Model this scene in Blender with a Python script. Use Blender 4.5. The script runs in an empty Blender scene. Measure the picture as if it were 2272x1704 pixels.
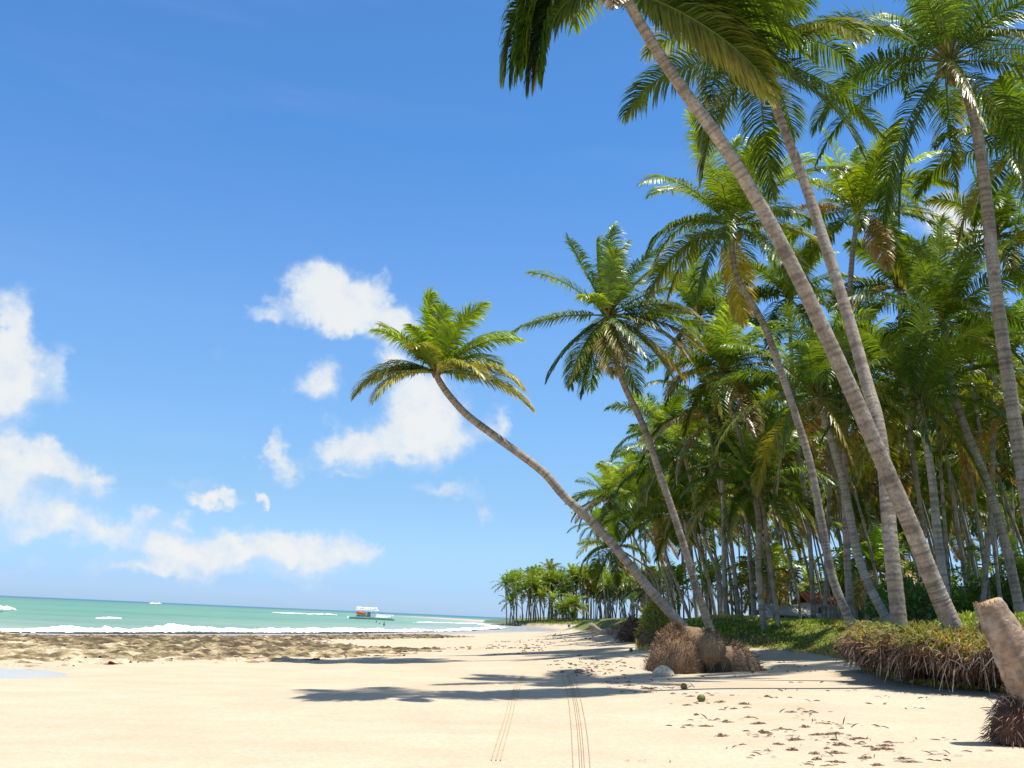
import bpy, math, random
import numpy as np
from mathutils import Vector, Matrix
random.seed(7)
RS = np.random.RandomState
scn = bpy.context.scene
COL = scn.collection
PI = math.pi

# ------------------------------------------------------------------ camera model (source photo pixels 2272x1704)
FPX, CX, CY = 2272.0, 1136.0, 852.0
CAMZ = 1.72
ROLL = math.radians(2.52)
PITCH = math.atan(519 * math.cos(ROLL) / FPX)
_F = np.array([0, math.cos(PITCH), math.sin(PITCH)])
_R0 = np.array([1.0, 0, 0])
_U0 = np.array([0, -math.sin(PITCH), math.cos(PITCH)])
_R = math.cos(ROLL) * _R0 + math.sin(ROLL) * _U0
_U = -math.sin(ROLL) * _R0 + math.cos(ROLL) * _U0
CAM = np.array([0, 0, CAMZ])


def ray(px, py):
    return _F + (px - CX) / FPX * _R + (CY - py) / FPX * _U


def at(px, py, depth):
    d = ray(px, py)
    return CAM + d * (depth / d[1])


# ------------------------------------------------------------------ numpy noise
def _h(ix, iy, iz, seed):
    n = (ix.astype(np.int64) * 374761393 + iy.astype(np.int64) * 668265263 + iz.astype(np.int64) * 1274126177 + seed * 974711) & 0xFFFFFFFF
    n = ((n ^ (n >> 13)) * 1274126177) & 0xFFFFFFFF
    n = n ^ (n >> 16)
    return (n & 0xFFFFFF) / float(0xFFFFFF)


def vn(x, y, z=None, seed=0):
    x = np.asarray(x, float); y = np.asarray(y, float)
    z = np.zeros_like(x) if z is None else np.asarray(z, float)
    x, y, z = np.broadcast_arrays(x, y, z)
    ix, iy, iz = np.floor(x), np.floor(y), np.floor(z)
    fx, fy, fz = x - ix, y - iy, z - iz
    fx, fy, fz = [f * f * (3 - 2 * f) for f in (fx, fy, fz)]
    r = 0
    for a in (0, 1):
        for b in (0, 1):
            for c in (0, 1):
                w = (fx if a else 1 - fx) * (fy if b else 1 - fy) * (fz if c else 1 - fz)
                r = r + w * _h(ix + a, iy + b, iz + c, seed)
    return r


def fbm(x, y, z=None, oct=4, seed=0):
    r, a, t = 0, 1.0, 0
    for o in range(oct):
        k = 2.03 ** o
        r = r + a * vn(np.asarray(x) * k, np.asarray(y) * k, None if z is None else np.asarray(z) * k, seed + o * 17)
        t += a
        a *= .5
    return r / t


def sstep(a, b, x):
    t = np.clip((x - a) / (b - a), 0, 1)
    return t * t * (3 - 2 * t)


# ------------------------------------------------------------------ ground plan
LAND = [(-3000, -1100), (-400, -130), (-120, 12), (-60, 46), (-32, 62), (-21, 86), (-12, 116), (-3, 165), (5, 200), (11, 220), (13, 236), (11, 270),
        (4, 330), (-6, 420), (-22, 530), (-62, 760), (-84, 840), (-70, 880), (0, 640), (70, 520), (300, 470), (3000, 600), (3000, -3000), (-3000, -3000)]
TREES = [(60, -20), (24, 0), (14.5, 11.5), (10.9, 18.4), (9.3, 19.6), (8.3, 20.5), (8.2, 22.4), (9.3, 28), (12.2, 36), (13.0, 45), (11.0, 48), (8.4, 43.5), (6.5, 37.5),
         (5.0, 34), (4.7, 37.5), (5.5, 45), (7.3, 60), (8, 90), (7.6, 120), (10, 160), (15, 200), (22, 230), (27, 258), (18, 292), (7, 310), (-5, 326), (-20, 348), (-28, 390), (-22, 430), (60, 440), (3000, 520), (3000, -20)]


def pdist(x, y, poly):
    x = np.asarray(x, float); y = np.asarray(y, float)
    best = np.full(x.shape, 1e18)
    inside = np.zeros(x.shape, bool)
    n = len(poly)
    for i in range(n):
        x0, y0 = poly[i]; x1, y1 = poly[(i + 1) % n]
        dx, dy = x1 - x0, y1 - y0
        t = np.clip(((x - x0) * dx + (y - y0) * dy) / (dx * dx + dy * dy), 0, 1)
        best = np.minimum(best, (x - x0 - t * dx) ** 2 + (y - y0 - t * dy) ** 2)
        if y0 != y1:
            c = ((y0 > y) != (y1 > y)) & (x < (x1 - x0) * (y - y0) / (y1 - y0) + x0)
            inside ^= c
    d = np.sqrt(best)
    return np.where(inside, d, -d)


SEA = -0.6


def terrain(x, y, full=False):
    x = np.asarray(x, float); y = np.asarray(y, float)
    s = pdist(x, y, LAND)
    e = -pdist(x, y, TREES)                       # >0 on the open beach, <0 under the trees
    wob = (vn(x * .8, y * .8, seed=3) - .5) * np.where(y < 60, .6, 3)
    sp = np.maximum(s, 0)
    t = sp / (sp + np.maximum(e, 0) + .01)
    z = SEA + .36 * (1 - np.exp(-sp / 14)) + 1.05 * t ** 5
    far = sstep(140, 260, y)
    inn = np.maximum(-(e + wob * .5) - .8 * (1 - sstep(24, 27, y)), 0)
    inn0 = np.maximum(-(e + wob * .5), 0)
    soft = sstep(24.5, 28, y) * (1 - far)
    top = (.85 - .15 * far) * sstep(0, .5 + 9 * far + 4.2 * soft, inn) + .45 * sstep(.3, 3.0, inn0) + np.minimum(inn * .02, .7)
    z = z + np.where(e < 1, top, 0) * np.clip(sp / 20, 0, 1)
    z = z + (vn(x * .25, y * .25, seed=5) - .5) * .12 * np.clip(sp / 10, 0, 1) * (y < 200)
    z = np.where(s < 0, SEA - np.minimum(.05 * -s, 5), z)
    # tide pool hollow
    q = ((x + 16.2) / 4.6) ** 2 + ((y - 26.0) / 2.4) ** 2
    z = z - .30 * np.exp(-q * .8)
    if full:
        return z, s, e
    return z


def tz(x, y):
    return float(terrain(np.array([x]), np.array([y]))[0])


def ground(px, py, lo=4.0, hi=900.0):
    """where the sight line through a pixel of the photo meets the sand"""
    d = ray(px, py); d = d / d[1]
    ys = np.geomspace(lo, hi, 900)
    P = CAM[None] + d[None] * ys[:, None]
    z = terrain(P[:, 0], P[:, 1])
    k = np.argmax(P[:, 2] <= z)
    if P[k, 2] > z[k]:
        k = len(ys) - 1
    return np.array([P[k, 0], P[k, 1], z[k]])


# ------------------------------------------------------------------ mesh helpers
class MB:
    def __init__(self):
        self.v, self.q, self.c, self.n, self.s = [], [], [], 0, []

    def add(self, v, q, c, smooth=False):
        v = np.asarray(v, float).reshape(-1, 3)
        c = np.asarray(c, float)
        if c.ndim == 1:
            c = np.tile(c, (len(v), 1))
        q = np.asarray(q, np.int64).reshape(-1, 4)
        self.v.append(v); self.q.append(q + self.n); self.c.append(c)
        self.s.append(np.full(len(q), smooth))
        self.n += len(v)

    def merge(self, o, M=None):
        for v, q, c, s in zip(o.v, o.q, o.c, o.s):
            pass
        V = np.concatenate(o.v); Q = np.concatenate(o.q); C = np.concatenate(o.c)
        if M is not None:
            V = V @ M[:3, :3].T + M[:3, 3]
        self.v.append(V); self.q.append(Q + self.n); self.c.append(C); self.s.append(np.concatenate(o.s)); self.n += len(V)

    def mesh(self, name, mat):
        V = np.concatenate(self.v); Q = np.concatenate(self.q); C = np.concatenate(self.c); S = np.concatenate(self.s)
        me = bpy.data.meshes.new(name)
        me.vertices.add(len(V)); me.vertices.foreach_set('co', V.astype(np.float32).ravel())
        tri = Q[:, 2] == Q[:, 3]
        tot = np.where(tri, 3, 4)
        start = np.concatenate([[0], np.cumsum(tot)[:-1]])
        keep = np.ones(Q.shape, bool); keep[tri, 3] = False
        loops = Q[keep]
        me.loops.add(len(loops)); me.loops.foreach_set('vertex_index', loops.astype(np.int32))
        me.polygons.add(len(Q)); me.polygons.foreach_set('loop_start', start.astype(np.int32)); me.polygons.foreach_set('loop_total', tot.astype(np.int32))
        me.polygons.foreach_set('use_smooth', S)
        a = me.color_attributes.new('Col', 'FLOAT_COLOR', 'POINT')
        a.data.foreach_set('color', np.concatenate([C, np.ones((len(C), 1))], 1).astype(np.float32).ravel())
        me.update(calc_edges=True)
        me.materials.append(mat)
        return me

    def obj(self, name, mat, parent=None):
        return link(name, self.mesh(name, mat), parent)


def link(name, me, parent=None):
    o = bpy.data.objects.new(name, me)
    COL.objects.link(o)
    if parent:
        o.parent = parent
    return o


def tag(o, label=None, cat=None, group=None, kind=None):
    if label: o['label'] = label
    if cat: o['category'] = cat
    if group: o['group'] = group
    if kind: o['kind'] = kind
    return o


def empty(name, loc, label, cat, group=None):
    o = link(name, None)
    o.location = [float(c) for c in loc]
    o.empty_display_size = .3
    return tag(o, label, cat, group)


def norm(a):
    return a / np.maximum(np.linalg.norm(a, axis=-1, keepdims=True), 1e-9)


def catmull(P, n):
    P = np.asarray(P, float)
    P = np.vstack([2 * P[0] - P[1], P, 2 * P[-1] - P[-2]])
    m = len(P) - 3
    out = []
    for u in np.linspace(0, m - 1e-6, n):
        i = int(u); t = u - i
        a, b, c, d = P[i:i + 4]
        out.append(.5 * (2 * b + (c - a) * t + (2 * a - 5 * b + 4 * c - d) * t * t + (3 * b - a - 3 * c + d) * t ** 3))
    return np.array(out)


def tube(mb, P, R, sides, col, cap=True, smooth=True, wob=0, seed=0):
    P = np.asarray(P, float); n = len(P)
    R = np.broadcast_to(np.asarray(R, float), (n,))
    T = norm(np.gradient(P, axis=0))
    a = np.array([0, 1.0, 0]) if abs(T[0][1]) < .8 else np.array([1.0, 0, 0])
    N = np.zeros((n, 3)); N[0] = norm(np.cross(T[0], a))
    for i in range(1, n):
        v = N[i - 1] - T[i] * np.dot(N[i - 1], T[i]); N[i] = norm(v)
    B = np.cross(T, N)
    ang = np.arange(sides) * 2 * PI / sides
    rr = R[:, None] * np.ones((1, sides))
    if wob:
        rr = rr * (1 + wob * (RS(seed).rand(n, sides) - .5))
    V = P[:, None] + rr[..., None] * (np.cos(ang)[None, :, None] * N[:, None] + np.sin(ang)[None, :, None] * B[:, None])
    idx = np.arange(n * sides).reshape(n, sides)
    q = np.stack([idx[:-1], np.roll(idx, -1, 1)[:-1], np.roll(idx, -1, 1)[1:], idx[1:]], -1).reshape(-1, 4)
    col = np.asarray(col, float)
    C = np.tile(col, (n * sides, 1)) if col.ndim == 1 else (np.repeat(col, sides, 0) if len(col) == n else col)
    V = V.reshape(-1, 3)
    if cap:
        V = np.vstack([V, P[0], P[-1]])
        C = np.vstack([C, C[0], C[-1]])
        r0, r1 = idx[0], idx[-1]
        c0, c1 = n * sides, n * sides + 1
        q = np.vstack([q, np.stack([np.roll(r0, -1), r0, np.full(sides, c0), np.full(sides, c0)], -1), np.stack([r1, np.roll(r1, -1), np.full(sides, c1), np.full(sides, c1)], -1)])
    mb.add(V, q, C, smooth)


def ribbons(mb, P, D, L, W, droop, nseg, col, wd=None, tipcol=None, push=None, base_w=.7, tip_w=.12, rng=None):
    """many thin curved strips at once: grass blades, leaflets, roots"""
    rng = rng or RS(1)
    P = np.asarray(P, float); n = len(P)
    D = norm(np.asarray(D, float))
    L = np.broadcast_to(np.asarray(L, float), (n,)); W = np.broadcast_to(np.asarray(W, float), (n,)); droop = np.broadcast_to(np.asarray(droop, float), (n,))
    if wd is None:
        wd = norm(np.cross(D, rng.randn(n, 3)))
    pts = [P]; d = D; p = P
    for k in range(nseg):
        p = p + d * (L / nseg)[:, None]
        pts.append(p)
        d = d + np.array([0, 0, -1.0]) * (droop / nseg)[:, None]
        if push is not None:
            d = d + np.asarray(push) / nseg
        d = norm(d)
    pts = np.stack(pts, 1)
    u = np.linspace(0, 1, nseg + 1)
    prof = np.interp(u, [0, .35, .7, 1], [base_w, 1, .8, tip_w])
    off = wd[:, None] * (W[:, None] * prof[None])[..., None] * .5
    V = np.stack([pts - off, pts + off], 2)
    idx = np.arange(n * (nseg + 1) * 2).reshape(n, nseg + 1, 2)
    q = np.stack([idx[:, :-1, 0], idx[:, :-1, 1], idx[:, 1:, 1], idx[:, 1:, 0]], -1).reshape(-1, 4)
    col = np.asarray(col, float)
    if col.ndim == 1:
        col = np.tile(col, (n, 1))
    C = np.repeat(col[:, None], nseg + 1, 1)
    if tipcol is not None:
        tc = np.asarray(tipcol, float)
        if tc.ndim == 1:
            tc = np.tile(tc, (n, 1))
        w = (u ** 1.5)[None, :, None]
        C = C * (1 - w) + tc[:, None] * w
    C = np.repeat(C[:, :, None], 2, 2).reshape(-1, 3)
    mb.add(V.reshape(-1, 3), q, C)


def box(mb, lo, hi, col, top=(1, 1)):
    lo = np.array(lo, float); hi = np.array(hi, float); c = (lo + hi) / 2
    v = []
    for z in (0, 1):
        for x, y in ((0, 0), (1, 0), (1, 1), (0, 1)):
            p = np.array([(lo, hi)[x][0], (lo, hi)[y][1], (lo, hi)[z][2]])
            if z:
                p[:2] = c[:2] + (p[:2] - c[:2]) * np.array(top)
            v.append(p)
    q = [(3, 2, 1, 0), (4, 5, 6, 7), (0, 1, 5, 4), (1, 2, 6, 5), (2, 3, 7, 6), (3, 0, 4, 7)]
    mb.add(v, q, col)


def blob(mb, c, r, col, nu=28, nv=16, amp=.15, fr=1.5, seed=0, half=False, shape=None):
    """noisy ellipsoid"""
    th = np.linspace(0, 2 * PI, nu, endpoint=False)
    ph = np.linspace(0 if half else -PI / 2, PI / 2, nv)
    PH, TH = np.meshgrid(ph, th, indexing='ij')
    d = np.stack([np.cos(PH) * np.cos(TH), np.cos(PH) * np.sin(TH), np.sin(PH)], -1)
    m = 1 + amp * 2 * (fbm(d[..., 0] * fr + 9, d[..., 1] * fr + 3, d[..., 2] * fr, 4, seed) - .5)
    V = d * m[..., None] * np.array(r) + np.array(c)
    if shape is not None:
        V = shape(V)
    idx = np.arange(nv * nu).reshape(nv, nu)
    q = np.stack([idx[:-1], np.roll(idx, -1, 1)[:-1], np.roll(idx, -1, 1)[1:], idx[1:]], -1).reshape(-1, 4)
    col = np.asarray(col, float)
    if col.ndim == 1:
        k = .7 + .6 * fbm(V[..., 0] * 5, V[..., 1] * 5, V[..., 2] * 5, 3, seed + 5)
        col = col[None] * k.reshape(-1, 1)
    mb.add(V.reshape(-1, 3), q, col, True)
    return V.reshape(-1, 3), norm(d * (1 / np.array(r))).reshape(-1, 3)


# ------------------------------------------------------------------ materials
def material(name):
    m = bpy.data.materials.new(name); m.use_nodes = True
    nt = m.node_tree; nt.nodes.clear()
    out = nt.nodes.new('ShaderNodeOutputMaterial')
    return m, nt, out


def N(nt, typ, **kw):
    n = nt.nodes.new('ShaderNode' + typ)
    for k, v in kw.items():
        if k.startswith('i_'):
            key = k[2:]
            key = int(key) if key.isdigit() else key.replace('_', ' ')
            n.inputs[key].default_value = v
        else:
            setattr(n, k, v)
    return n


def attr(nt, name='Col'):
    return N(nt, 'Attribute', attribute_name=name)


def col_mat(name, rough=.8, spec=.2, bump=0, scale=30, noise=.3, trans=0):
    """base colour from the mesh's own colour attribute, broken up by procedural noise"""
    m, nt, out = material(name); L = nt.links.new
    a = attr(nt)
    tc = N(nt, 'NewGeometry')
    nz = N(nt, 'TexNoise', i_Scale=scale, i_Detail=4.0, i_Roughness=.6); L(tc.outputs['Position'], nz.inputs['Vector'])
    mr = N(nt, 'MapRange', i_1=.3, i_2=.7, i_3=1 - noise, i_4=1 + noise); L(nz.outputs['Fac'], mr.inputs[0])
    mx = N(nt, 'VectorMath', operation='SCALE'); L(a.outputs['Color'], mx.inputs[0]); L(mr.outputs[0], mx.inputs['Scale'])
    p = N(nt, 'BsdfPrincipled', i_Roughness=rough); p.inputs['Specular IOR Level'].default_value = spec
    L(mx.outputs[0], p.inputs['Base Color'])
    if bump:
        b = N(nt, 'Bump', i_Strength=bump, i_Distance=.05); L(nz.outputs['Fac'], b.inputs['Height']); L(b.outputs[0], p.inputs['Normal'])
    if trans:
        t = N(nt, 'BsdfTranslucent')
        g = N(nt, 'VectorMath', operation='MULTIPLY'); g.inputs[1].default_value = (1.6, 1.35, .5); L(mx.outputs[0], g.inputs[0]); L(g.outputs[0], t.inputs['Color'])
        ms = N(nt, 'MixShader', i_0=trans); L(p.outputs[0], ms.inputs[1]); L(t.outputs[0], ms.inputs[2]); L(ms.outputs[0], out.inputs[0])
    else:
        L(p.outputs[0], out.inputs[0])
    return m


M_LEAF = col_mat('palm_leaf', .36, .5, 0, 3, .25, trans=.36)
M_GRASS = col_mat('grass_blade', .55, .3, 0, 2, .3, trans=.3)
M_BARK = col_mat('palm_bark', .85, .15, .3, 16, .30)
M_STUMP = col_mat('weathered_bark', .9, .1, .9, 9, .35)
M_ROOT = col_mat('root_fibre', .9, .1, .3, 25, .35)
M_ROCK = col_mat('reef_stone', .8, .25, .6, 14, .35)
M_PAINT = col_mat('plain_paint', .5, .3, 0, 20, .05)
M_SKIN = col_mat('skin_and_cloth', .6, .3, 0, 20, .08)
M_HUSK = col_mat('coconut_husk', .55, .3, .2, 30, .2)
M_LITTER = col_mat('dry_litter', .9, .1, .2, 40, .35)


def sand_material():
    m, nt, out = material('beach_sand'); L = nt.links.new
    geo = N(nt, 'NewGeometry')
    a = attr(nt)                                  # r: cover of grass and soil, g: dampness
    sep = N(nt, 'SeparateColor'); L(a.outputs['Color'], sep.inputs[0])
    n1 = N(nt, 'TexNoise', i_Scale=.35, i_Detail=6.0, i_Roughness=.6); L(geo.outputs['Position'], n1.inputs['Vector'])
    n2 = N(nt, 'TexNoise', i_Scale=14.0, i_Detail=5.0, i_Roughness=.65); L(geo.outputs['Position'], n2.inputs['Vector'])
    mp = N(nt, 'Mapping'); mp.inputs['Scale'].default_value = (.75, 1.35, 1); mp.inputs['Rotation'].default_value = (0, 0, .55); L(geo.outputs['Position'], mp.inputs[0])
    n3 = N(nt, 'TexNoise', i_Scale=.9, i_Detail=5.0, i_Roughness=.6); L(mp.outputs[0], n3.inputs['Vector'])
    r1 = N(nt, 'ValToRGB'); L(n3.outputs['Fac'], r1.inputs[0])
    r1.color_ramp.elements[0].position = .32; r1.color_ramp.elements[0].color = (.45, .37, .252, 1)
    r1.color_ramp.elements[1].position = .68; r1.color_ramp.elements[1].color = (.485, .41, .298, 1)
    r2 = N(nt, 'ValToRGB'); L(n1.outputs['Fac'], r2.inputs[0])
    r2.color_ramp.elements[0].position = .35; r2.color_ramp.elements[0].color = (.91, .89, .87, 1)
    r2.color_ramp.elements[1].position = .65; r2.color_ramp.elements[1].color = (1, 1, 1, 1)
    mu = N(nt, 'Mix', data_type='RGBA', blend_type='MULTIPLY'); mu.inputs[0].default_value = 1; L(r1.outputs[0], mu.inputs[6]); L(r2.outputs[0], mu.inputs[7])
    sp = N(nt, 'MapRange', i_1=.3, i_2=.7, i_3=.88, i_4=1.1); L(n2.outputs['Fac'], sp.inputs[0])
    n5 = N(nt, 'TexNoise', i_Scale=60.0, i_Detail=3.0, i_Roughness=.7); L(geo.outputs['Position'], n5.inputs['Vector'])
    sp5_ = N(nt, 'MapRange', i_1=.3, i_2=.7, i_3=.86, i_4=1.12); L(n5.outputs['Fac'], sp5_.inputs[0])
    spm = N(nt, 'Math', operation='MULTIPLY'); L(sp.outputs[0], spm.inputs[0]); L(sp5_.outputs[0], spm.inputs[1])
    mu2 = N(nt, 'VectorMath', operation='SCALE'); L(mu.outputs[2], mu2.inputs[0]); L(spm.outputs[0], mu2.inputs['Scale'])
    wet = N(nt, 'Mix', data_type='RGBA'); wet.inputs[7].default_value = (.33, .28, .225, 1); L(sep.outputs[1], wet.inputs[0]); L(mu2.outputs[0], wet.inputs[6])
    r3 = N(nt, 'ValToRGB'); L(n2.outputs['Fac'], r3.inputs[0])
    e = r3.color_ramp.elements
    e[0].position = .3; e[0].color = (.05, .075, .015, 1); e[1].position = .7; e[1].color = (.22, .16, .075, 1)
    k = e.new(.5); k.color = (.11, .14, .03, 1)
    veg = N(nt, 'Mix', data_type='RGBA'); L(sep.outputs[0], veg.inputs[0]); L(wet.outputs[2], veg.inputs[6]); L(r3.outputs[0], veg.inputs[7])
    p = N(nt, 'BsdfPrincipled'); p.inputs['Specular IOR Level'].default_value = .15
    L(veg.outputs[2], p.inputs['Base Color'])
    rr = N(nt, 'MapRange', i_1=0.0, i_2=1.0, i_3=.9, i_4=.28); L(sep.outputs[1], rr.inputs[0]); L(rr.outputs[0], p.inputs['Roughness'])
    # ripples + grain
    mp2 = N(nt, 'Mapping'); mp2.inputs['Rotation'].default_value = (0, 0, .5); mp2.inputs['Scale'].default_value = (1, 1.6, 1); L(geo.outputs['Position'], mp2.inputs[0])
    wv = N(nt, 'TexNoise', i_Scale=7.0, i_Detail=2.0, i_Distortion=.6); L(mp2.outputs[0], wv.inputs['Vector'])
    b1 = N(nt, 'Bump', i_Strength=.55, i_Distance=.03); L(wv.outputs['Fac'], b1.inputs['Height'])
    b2 = N(nt, 'Bump', i_Strength=.25, i_Distance=.02); L(n2.outputs['Fac'], b2.inputs['Height']); L(b1.outputs[0], b2.inputs['Normal'])
    n4 = N(nt, 'TexNoise', i_Scale=2.6, i_Detail=3.0, i_Roughness=.5); L(geo.outputs['Position'], n4.inputs['Vector'])
    b3 = N(nt, 'Bump', i_Strength=.5, i_Distance=.07); L(n4.outputs['Fac'], b3.inputs['Height']); L(b2.outputs[0], b3.inputs['Normal'])
    L(b3.outputs[0], p.inputs['Normal'])
    L(p.outputs[0], out.inputs[0])
    return m


def water_material(name, rough=.12, bump=.5, scale=(1.2, .5), gloss=.35):
    m, nt, out = material(name); L = nt.links.new
    geo = N(nt, 'NewGeometry'); a = attr(nt)
    mp = N(nt, 'Mapping'); mp.inputs['Scale'].default_value = (scale[0] * .35, scale[0], 1); mp.inputs['Rotation'].default_value = (0, 0, .35); L(geo.outputs['Position'], mp.inputs[0])
    n1 = N(nt, 'TexNoise', i_Scale=1.0, i_Detail=5.0, i_Roughness=.62); L(mp.outputs[0], n1.inputs['Vector'])
    b = N(nt, 'Bump', i_Strength=bump, i_Distance=scale[1]); L(n1.outputs['Fac'], b.inputs['Height'])
    mp2 = N(nt, 'Mapping'); mp2.inputs['Scale'].default_value = (.012, .05, 1); L(geo.outputs['Position'], mp2.inputs[0])
    n2 = N(nt, 'TexNoise', i_Scale=1.0, i_Detail=6.0, i_Roughness=.65); L(mp2.outputs[0], n2.inputs['Vector'])
    mr = N(nt, 'MapRange', i_1=.3, i_2=.7, i_3=.78, i_4=1.18); L(n2.outputs['Fac'], mr.inputs[0])
    sc = N(nt, 'VectorMath', operation='SCALE'); L(a.outputs['Color'], sc.inputs[0]); L(mr.outputs[0], sc.inputs['Scale'])
    d = N(nt, 'BsdfDiffuse'); L(sc.outputs[0], d.inputs['Color']); L(b.outputs[0], d.inputs['Normal'])
    g = N(nt, 'BsdfGlossy', i_Roughness=rough); g.inputs['Color'].default_value = (1, 1, 1, 1); L(b.outputs[0], g.inputs['Normal'])
    fr = N(nt, 'Fresnel', i_IOR=1.33); L(b.outputs[0], fr.inputs['Normal'])
    cl = N(nt, 'Math', operation='MULTIPLY'); L(fr.outputs[0], cl.inputs[0]); cl.inputs[1].default_value = gloss
    ms = N(nt, 'MixShader'); L(cl.outputs[0], ms.inputs[0]); L(d.outputs[0], ms.inputs[1]); L(g.outputs[0], ms.inputs[2])
    L(ms.outputs[0], out.inputs[0])
    return m


M_SAND = sand_material()
M_SEA = water_material('sea_water', .15, .5, (1.2, .12), .28)
M_POOL = water_material('pool_water', .04, .04, (2, .05), .6)
M_FOAM = col_mat('sea_foam', .8, .1, .4, 6, .06)

# ------------------------------------------------------------------ beach (terrain) and sea
rad = np.concatenate([[.01, 1.0], np.geomspace(2.0, 3000, 560)])
fr = np.radians(np.arange(-42, 42.001, .16)) + PI / 2
bk = np.radians(np.arange(42 + 4, 360 - 42 - 3, 4.0)) + PI / 2
TH = np.concatenate([fr, bk])
RR, TT = np.meshgrid(rad, TH, indexing='ij')
X, Y = RR * np.cos(TT), RR * np.sin(TT)
Z, S_, E_ = terrain(X, Y, True)
idx = np.arange(X.size).reshape(X.shape)
Qg = np.stack([idx[:-1], idx[1:], np.roll(idx, -1, 1)[1:], np.roll(idx, -1, 1)[:-1]], -1).reshape(-1, 4)
veg = sstep(.1, -.9, E_ + (fbm(X * .9, Y * .9, oct=3, seed=8) - .5) * 1.2)
wet = np.clip(sstep(9, 0, S_), 0, 1) * .9
q = ((X + 16.2) / 5.4) ** 2 + ((Y - 26) / 3.0) ** 2
wet = np.maximum(wet, sstep(1.5, .5, q) * .6)
wet = np.maximum(wet, .22 * sstep(-2, -9, X) * sstep(22, 8, Y) * (S_ > 0))
tb = MB()
tb.add(np.stack([X, Y, Z], -1), Qg, np.stack([veg, wet, wet * 0], -1).reshape(-1, 3), True)
o = tb.obj('beach', M_SAND); tag(o, 'pale sandy beach sloping from the palm bank to the sea', 'beach', kind='structure')

# water sheet: colour follows depth, plus a painted sky reflection in the bay
keep = (S_ < 6)
s = -S_
def ramp(v, xs, cols):
    cols = np.array(cols)
    return np.stack([np.interp(v, xs, cols[:, k]) for k in range(3)], -1)
nb = fbm(X * .01, Y * .03, oct=4, seed=21)
bayw = sstep(24, 4, np.hypot((X - 4) / 1.3, (Y - 215) / 7))
wc = ramp(s * (1 + .8 * (nb - .5)), [-6, 2, 7, 16, 60, 250, 700, 1500],
          [(.30, .29, .28), (.27, .28, .275), (.21, .29, .27), (.15, .28, .215), (.085, .235, .165), (.06, .20, .145), (.04, .16, .15), (.025, .095, .14)])
wc = wc * np.array([1.16, .98, .94])
wc = wc * (1 - bayw[..., None] * .8) + np.array([.27, .275, .275]) * bayw[..., None] * .8  # grey of the reflected sky painted into the bay's water colour
wz = np.full(X.shape, SEA) + np.where(RR < 400, (fbm(X * .12, Y * .35, oct=3, seed=33) - .5) * .22 * sstep(2, 30, s), 0)
wb = MB()
fk = keep.reshape(-1)[Qg].any(1)
wb.add(np.stack([X, Y, wz], -1), Qg[fk], wc.reshape(-1, 3), True)
# outer ring to the horizon
R2 = np.array([3000, 9000, 40000.])
RR2, TT2 = np.meshgrid(R2, np.linspace(0, 2 * PI, 180, endpoint=False), indexing='ij')
i2 = np.arange(RR2.size).reshape(RR2.shape)
q2 = np.stack([i2[:-1], i2[1:], np.roll(i2, -1, 1)[1:], np.roll(i2, -1, 1)[:-1]], -1).reshape(-1, 4)
wb.add(np.stack([RR2 * np.cos(TT2), RR2 * np.sin(TT2), RR2 * 0 + SEA], -1), q2, (.02, .12, .21))
o = wb.obj('sea', M_SEA); tag(o, 'turquoise sea reaching to the horizon', 'sea', kind='structure')

# tide pool
pb = MB()
th = np.linspace(0, 2 * PI, 48, endpoint=False)
pz = tz(-11.35, 26.0) + .012
ring = np.stack([-16.2 + 6.5 * np.cos(th), 26 + 3.6 * np.sin(th), th * 0 + pz], -1)
pb.add(np.vstack([ring, [[-16.2, 26, pz]]]), [(i, (i + 1) % 48, 48, 48) for i in range(48)], (.36, .37, .35))
o = pb.obj('tide_pool', M_POOL); tag(o, 'shallow still tide pool on the sand below the reef', 'pool', kind='structure')

# ------------------------------------------------------------------ surf
def surf(name, pts, hgt, wid, label, seed, n=520, thick=1.0):
    P = catmull([(a, b, 0) for a, b in pts], n)
    T = norm(np.gradient(P, axis=0)); Nn = np.stack([-T[:, 1], T[:, 0], T[:, 2]], -1)
    u = np.linspace(0, 1, n)
    arc = np.concatenate([[0], np.cumsum(np.linalg.norm(np.diff(P, axis=0), axis=1))])
    env = np.sin(np.clip(u * 12, 0, PI / 2)) * np.sin(np.clip((1 - u) * 8, 0, PI / 2))
    m = 22
    v = np.linspace(-1, 1, m)
    A, Vv = np.meshgrid(arc, v, indexing='ij')
    big = fbm(A * .12, Vv * 0, oct=3, seed=seed)
    fine = fbm(A * .8, Vv * 3, oct=4, seed=seed + 3)
    prof = np.clip(1 - np.abs(Vv + .15) ** 1.6, 0, 1)
    fine2 = fbm(A * 2.6, Vv * 5, oct=3, seed=seed + 8)
    H = hgt * (.15 + 1.5 * big) * prof * (.25 + .8 * fine + .7 * fine2) * env[:, None]
    Wd = wid * (.45 + 1.1 * big) * env[:, None] + .2
    XY = P[:, None, :2] + Nn[:, None, :2] * (Vv * Wd + (fine - .5) * wid * .5)[..., None]
    Zs = SEA - .06 + H * 1.25
    ii = np.arange(n * m).reshape(n, m)
    qq = np.stack([ii[:-1, :-1], ii[1:, :-1], ii[1:, 1:], ii[:-1, 1:]], -1).reshape(-1, 4)
    mk = (prof * (.25 + fine + .8 * fine2) * env[:, None] > .62).reshape(-1)[qq].sum(1) >= 2
    b = MB(); b.add(np.concatenate([XY, Zs[..., None]], -1), qq[mk], (.84, .86, .86), True)
    o = b.obj(name, M_FOAM)
    return tag(o, label, 'surf', kind='stuff')


def seapt(px, py):
    d = ray(px, py); k = (SEA - CAMZ) / d[2]
    return (CAM + d * k)[:2]


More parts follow.
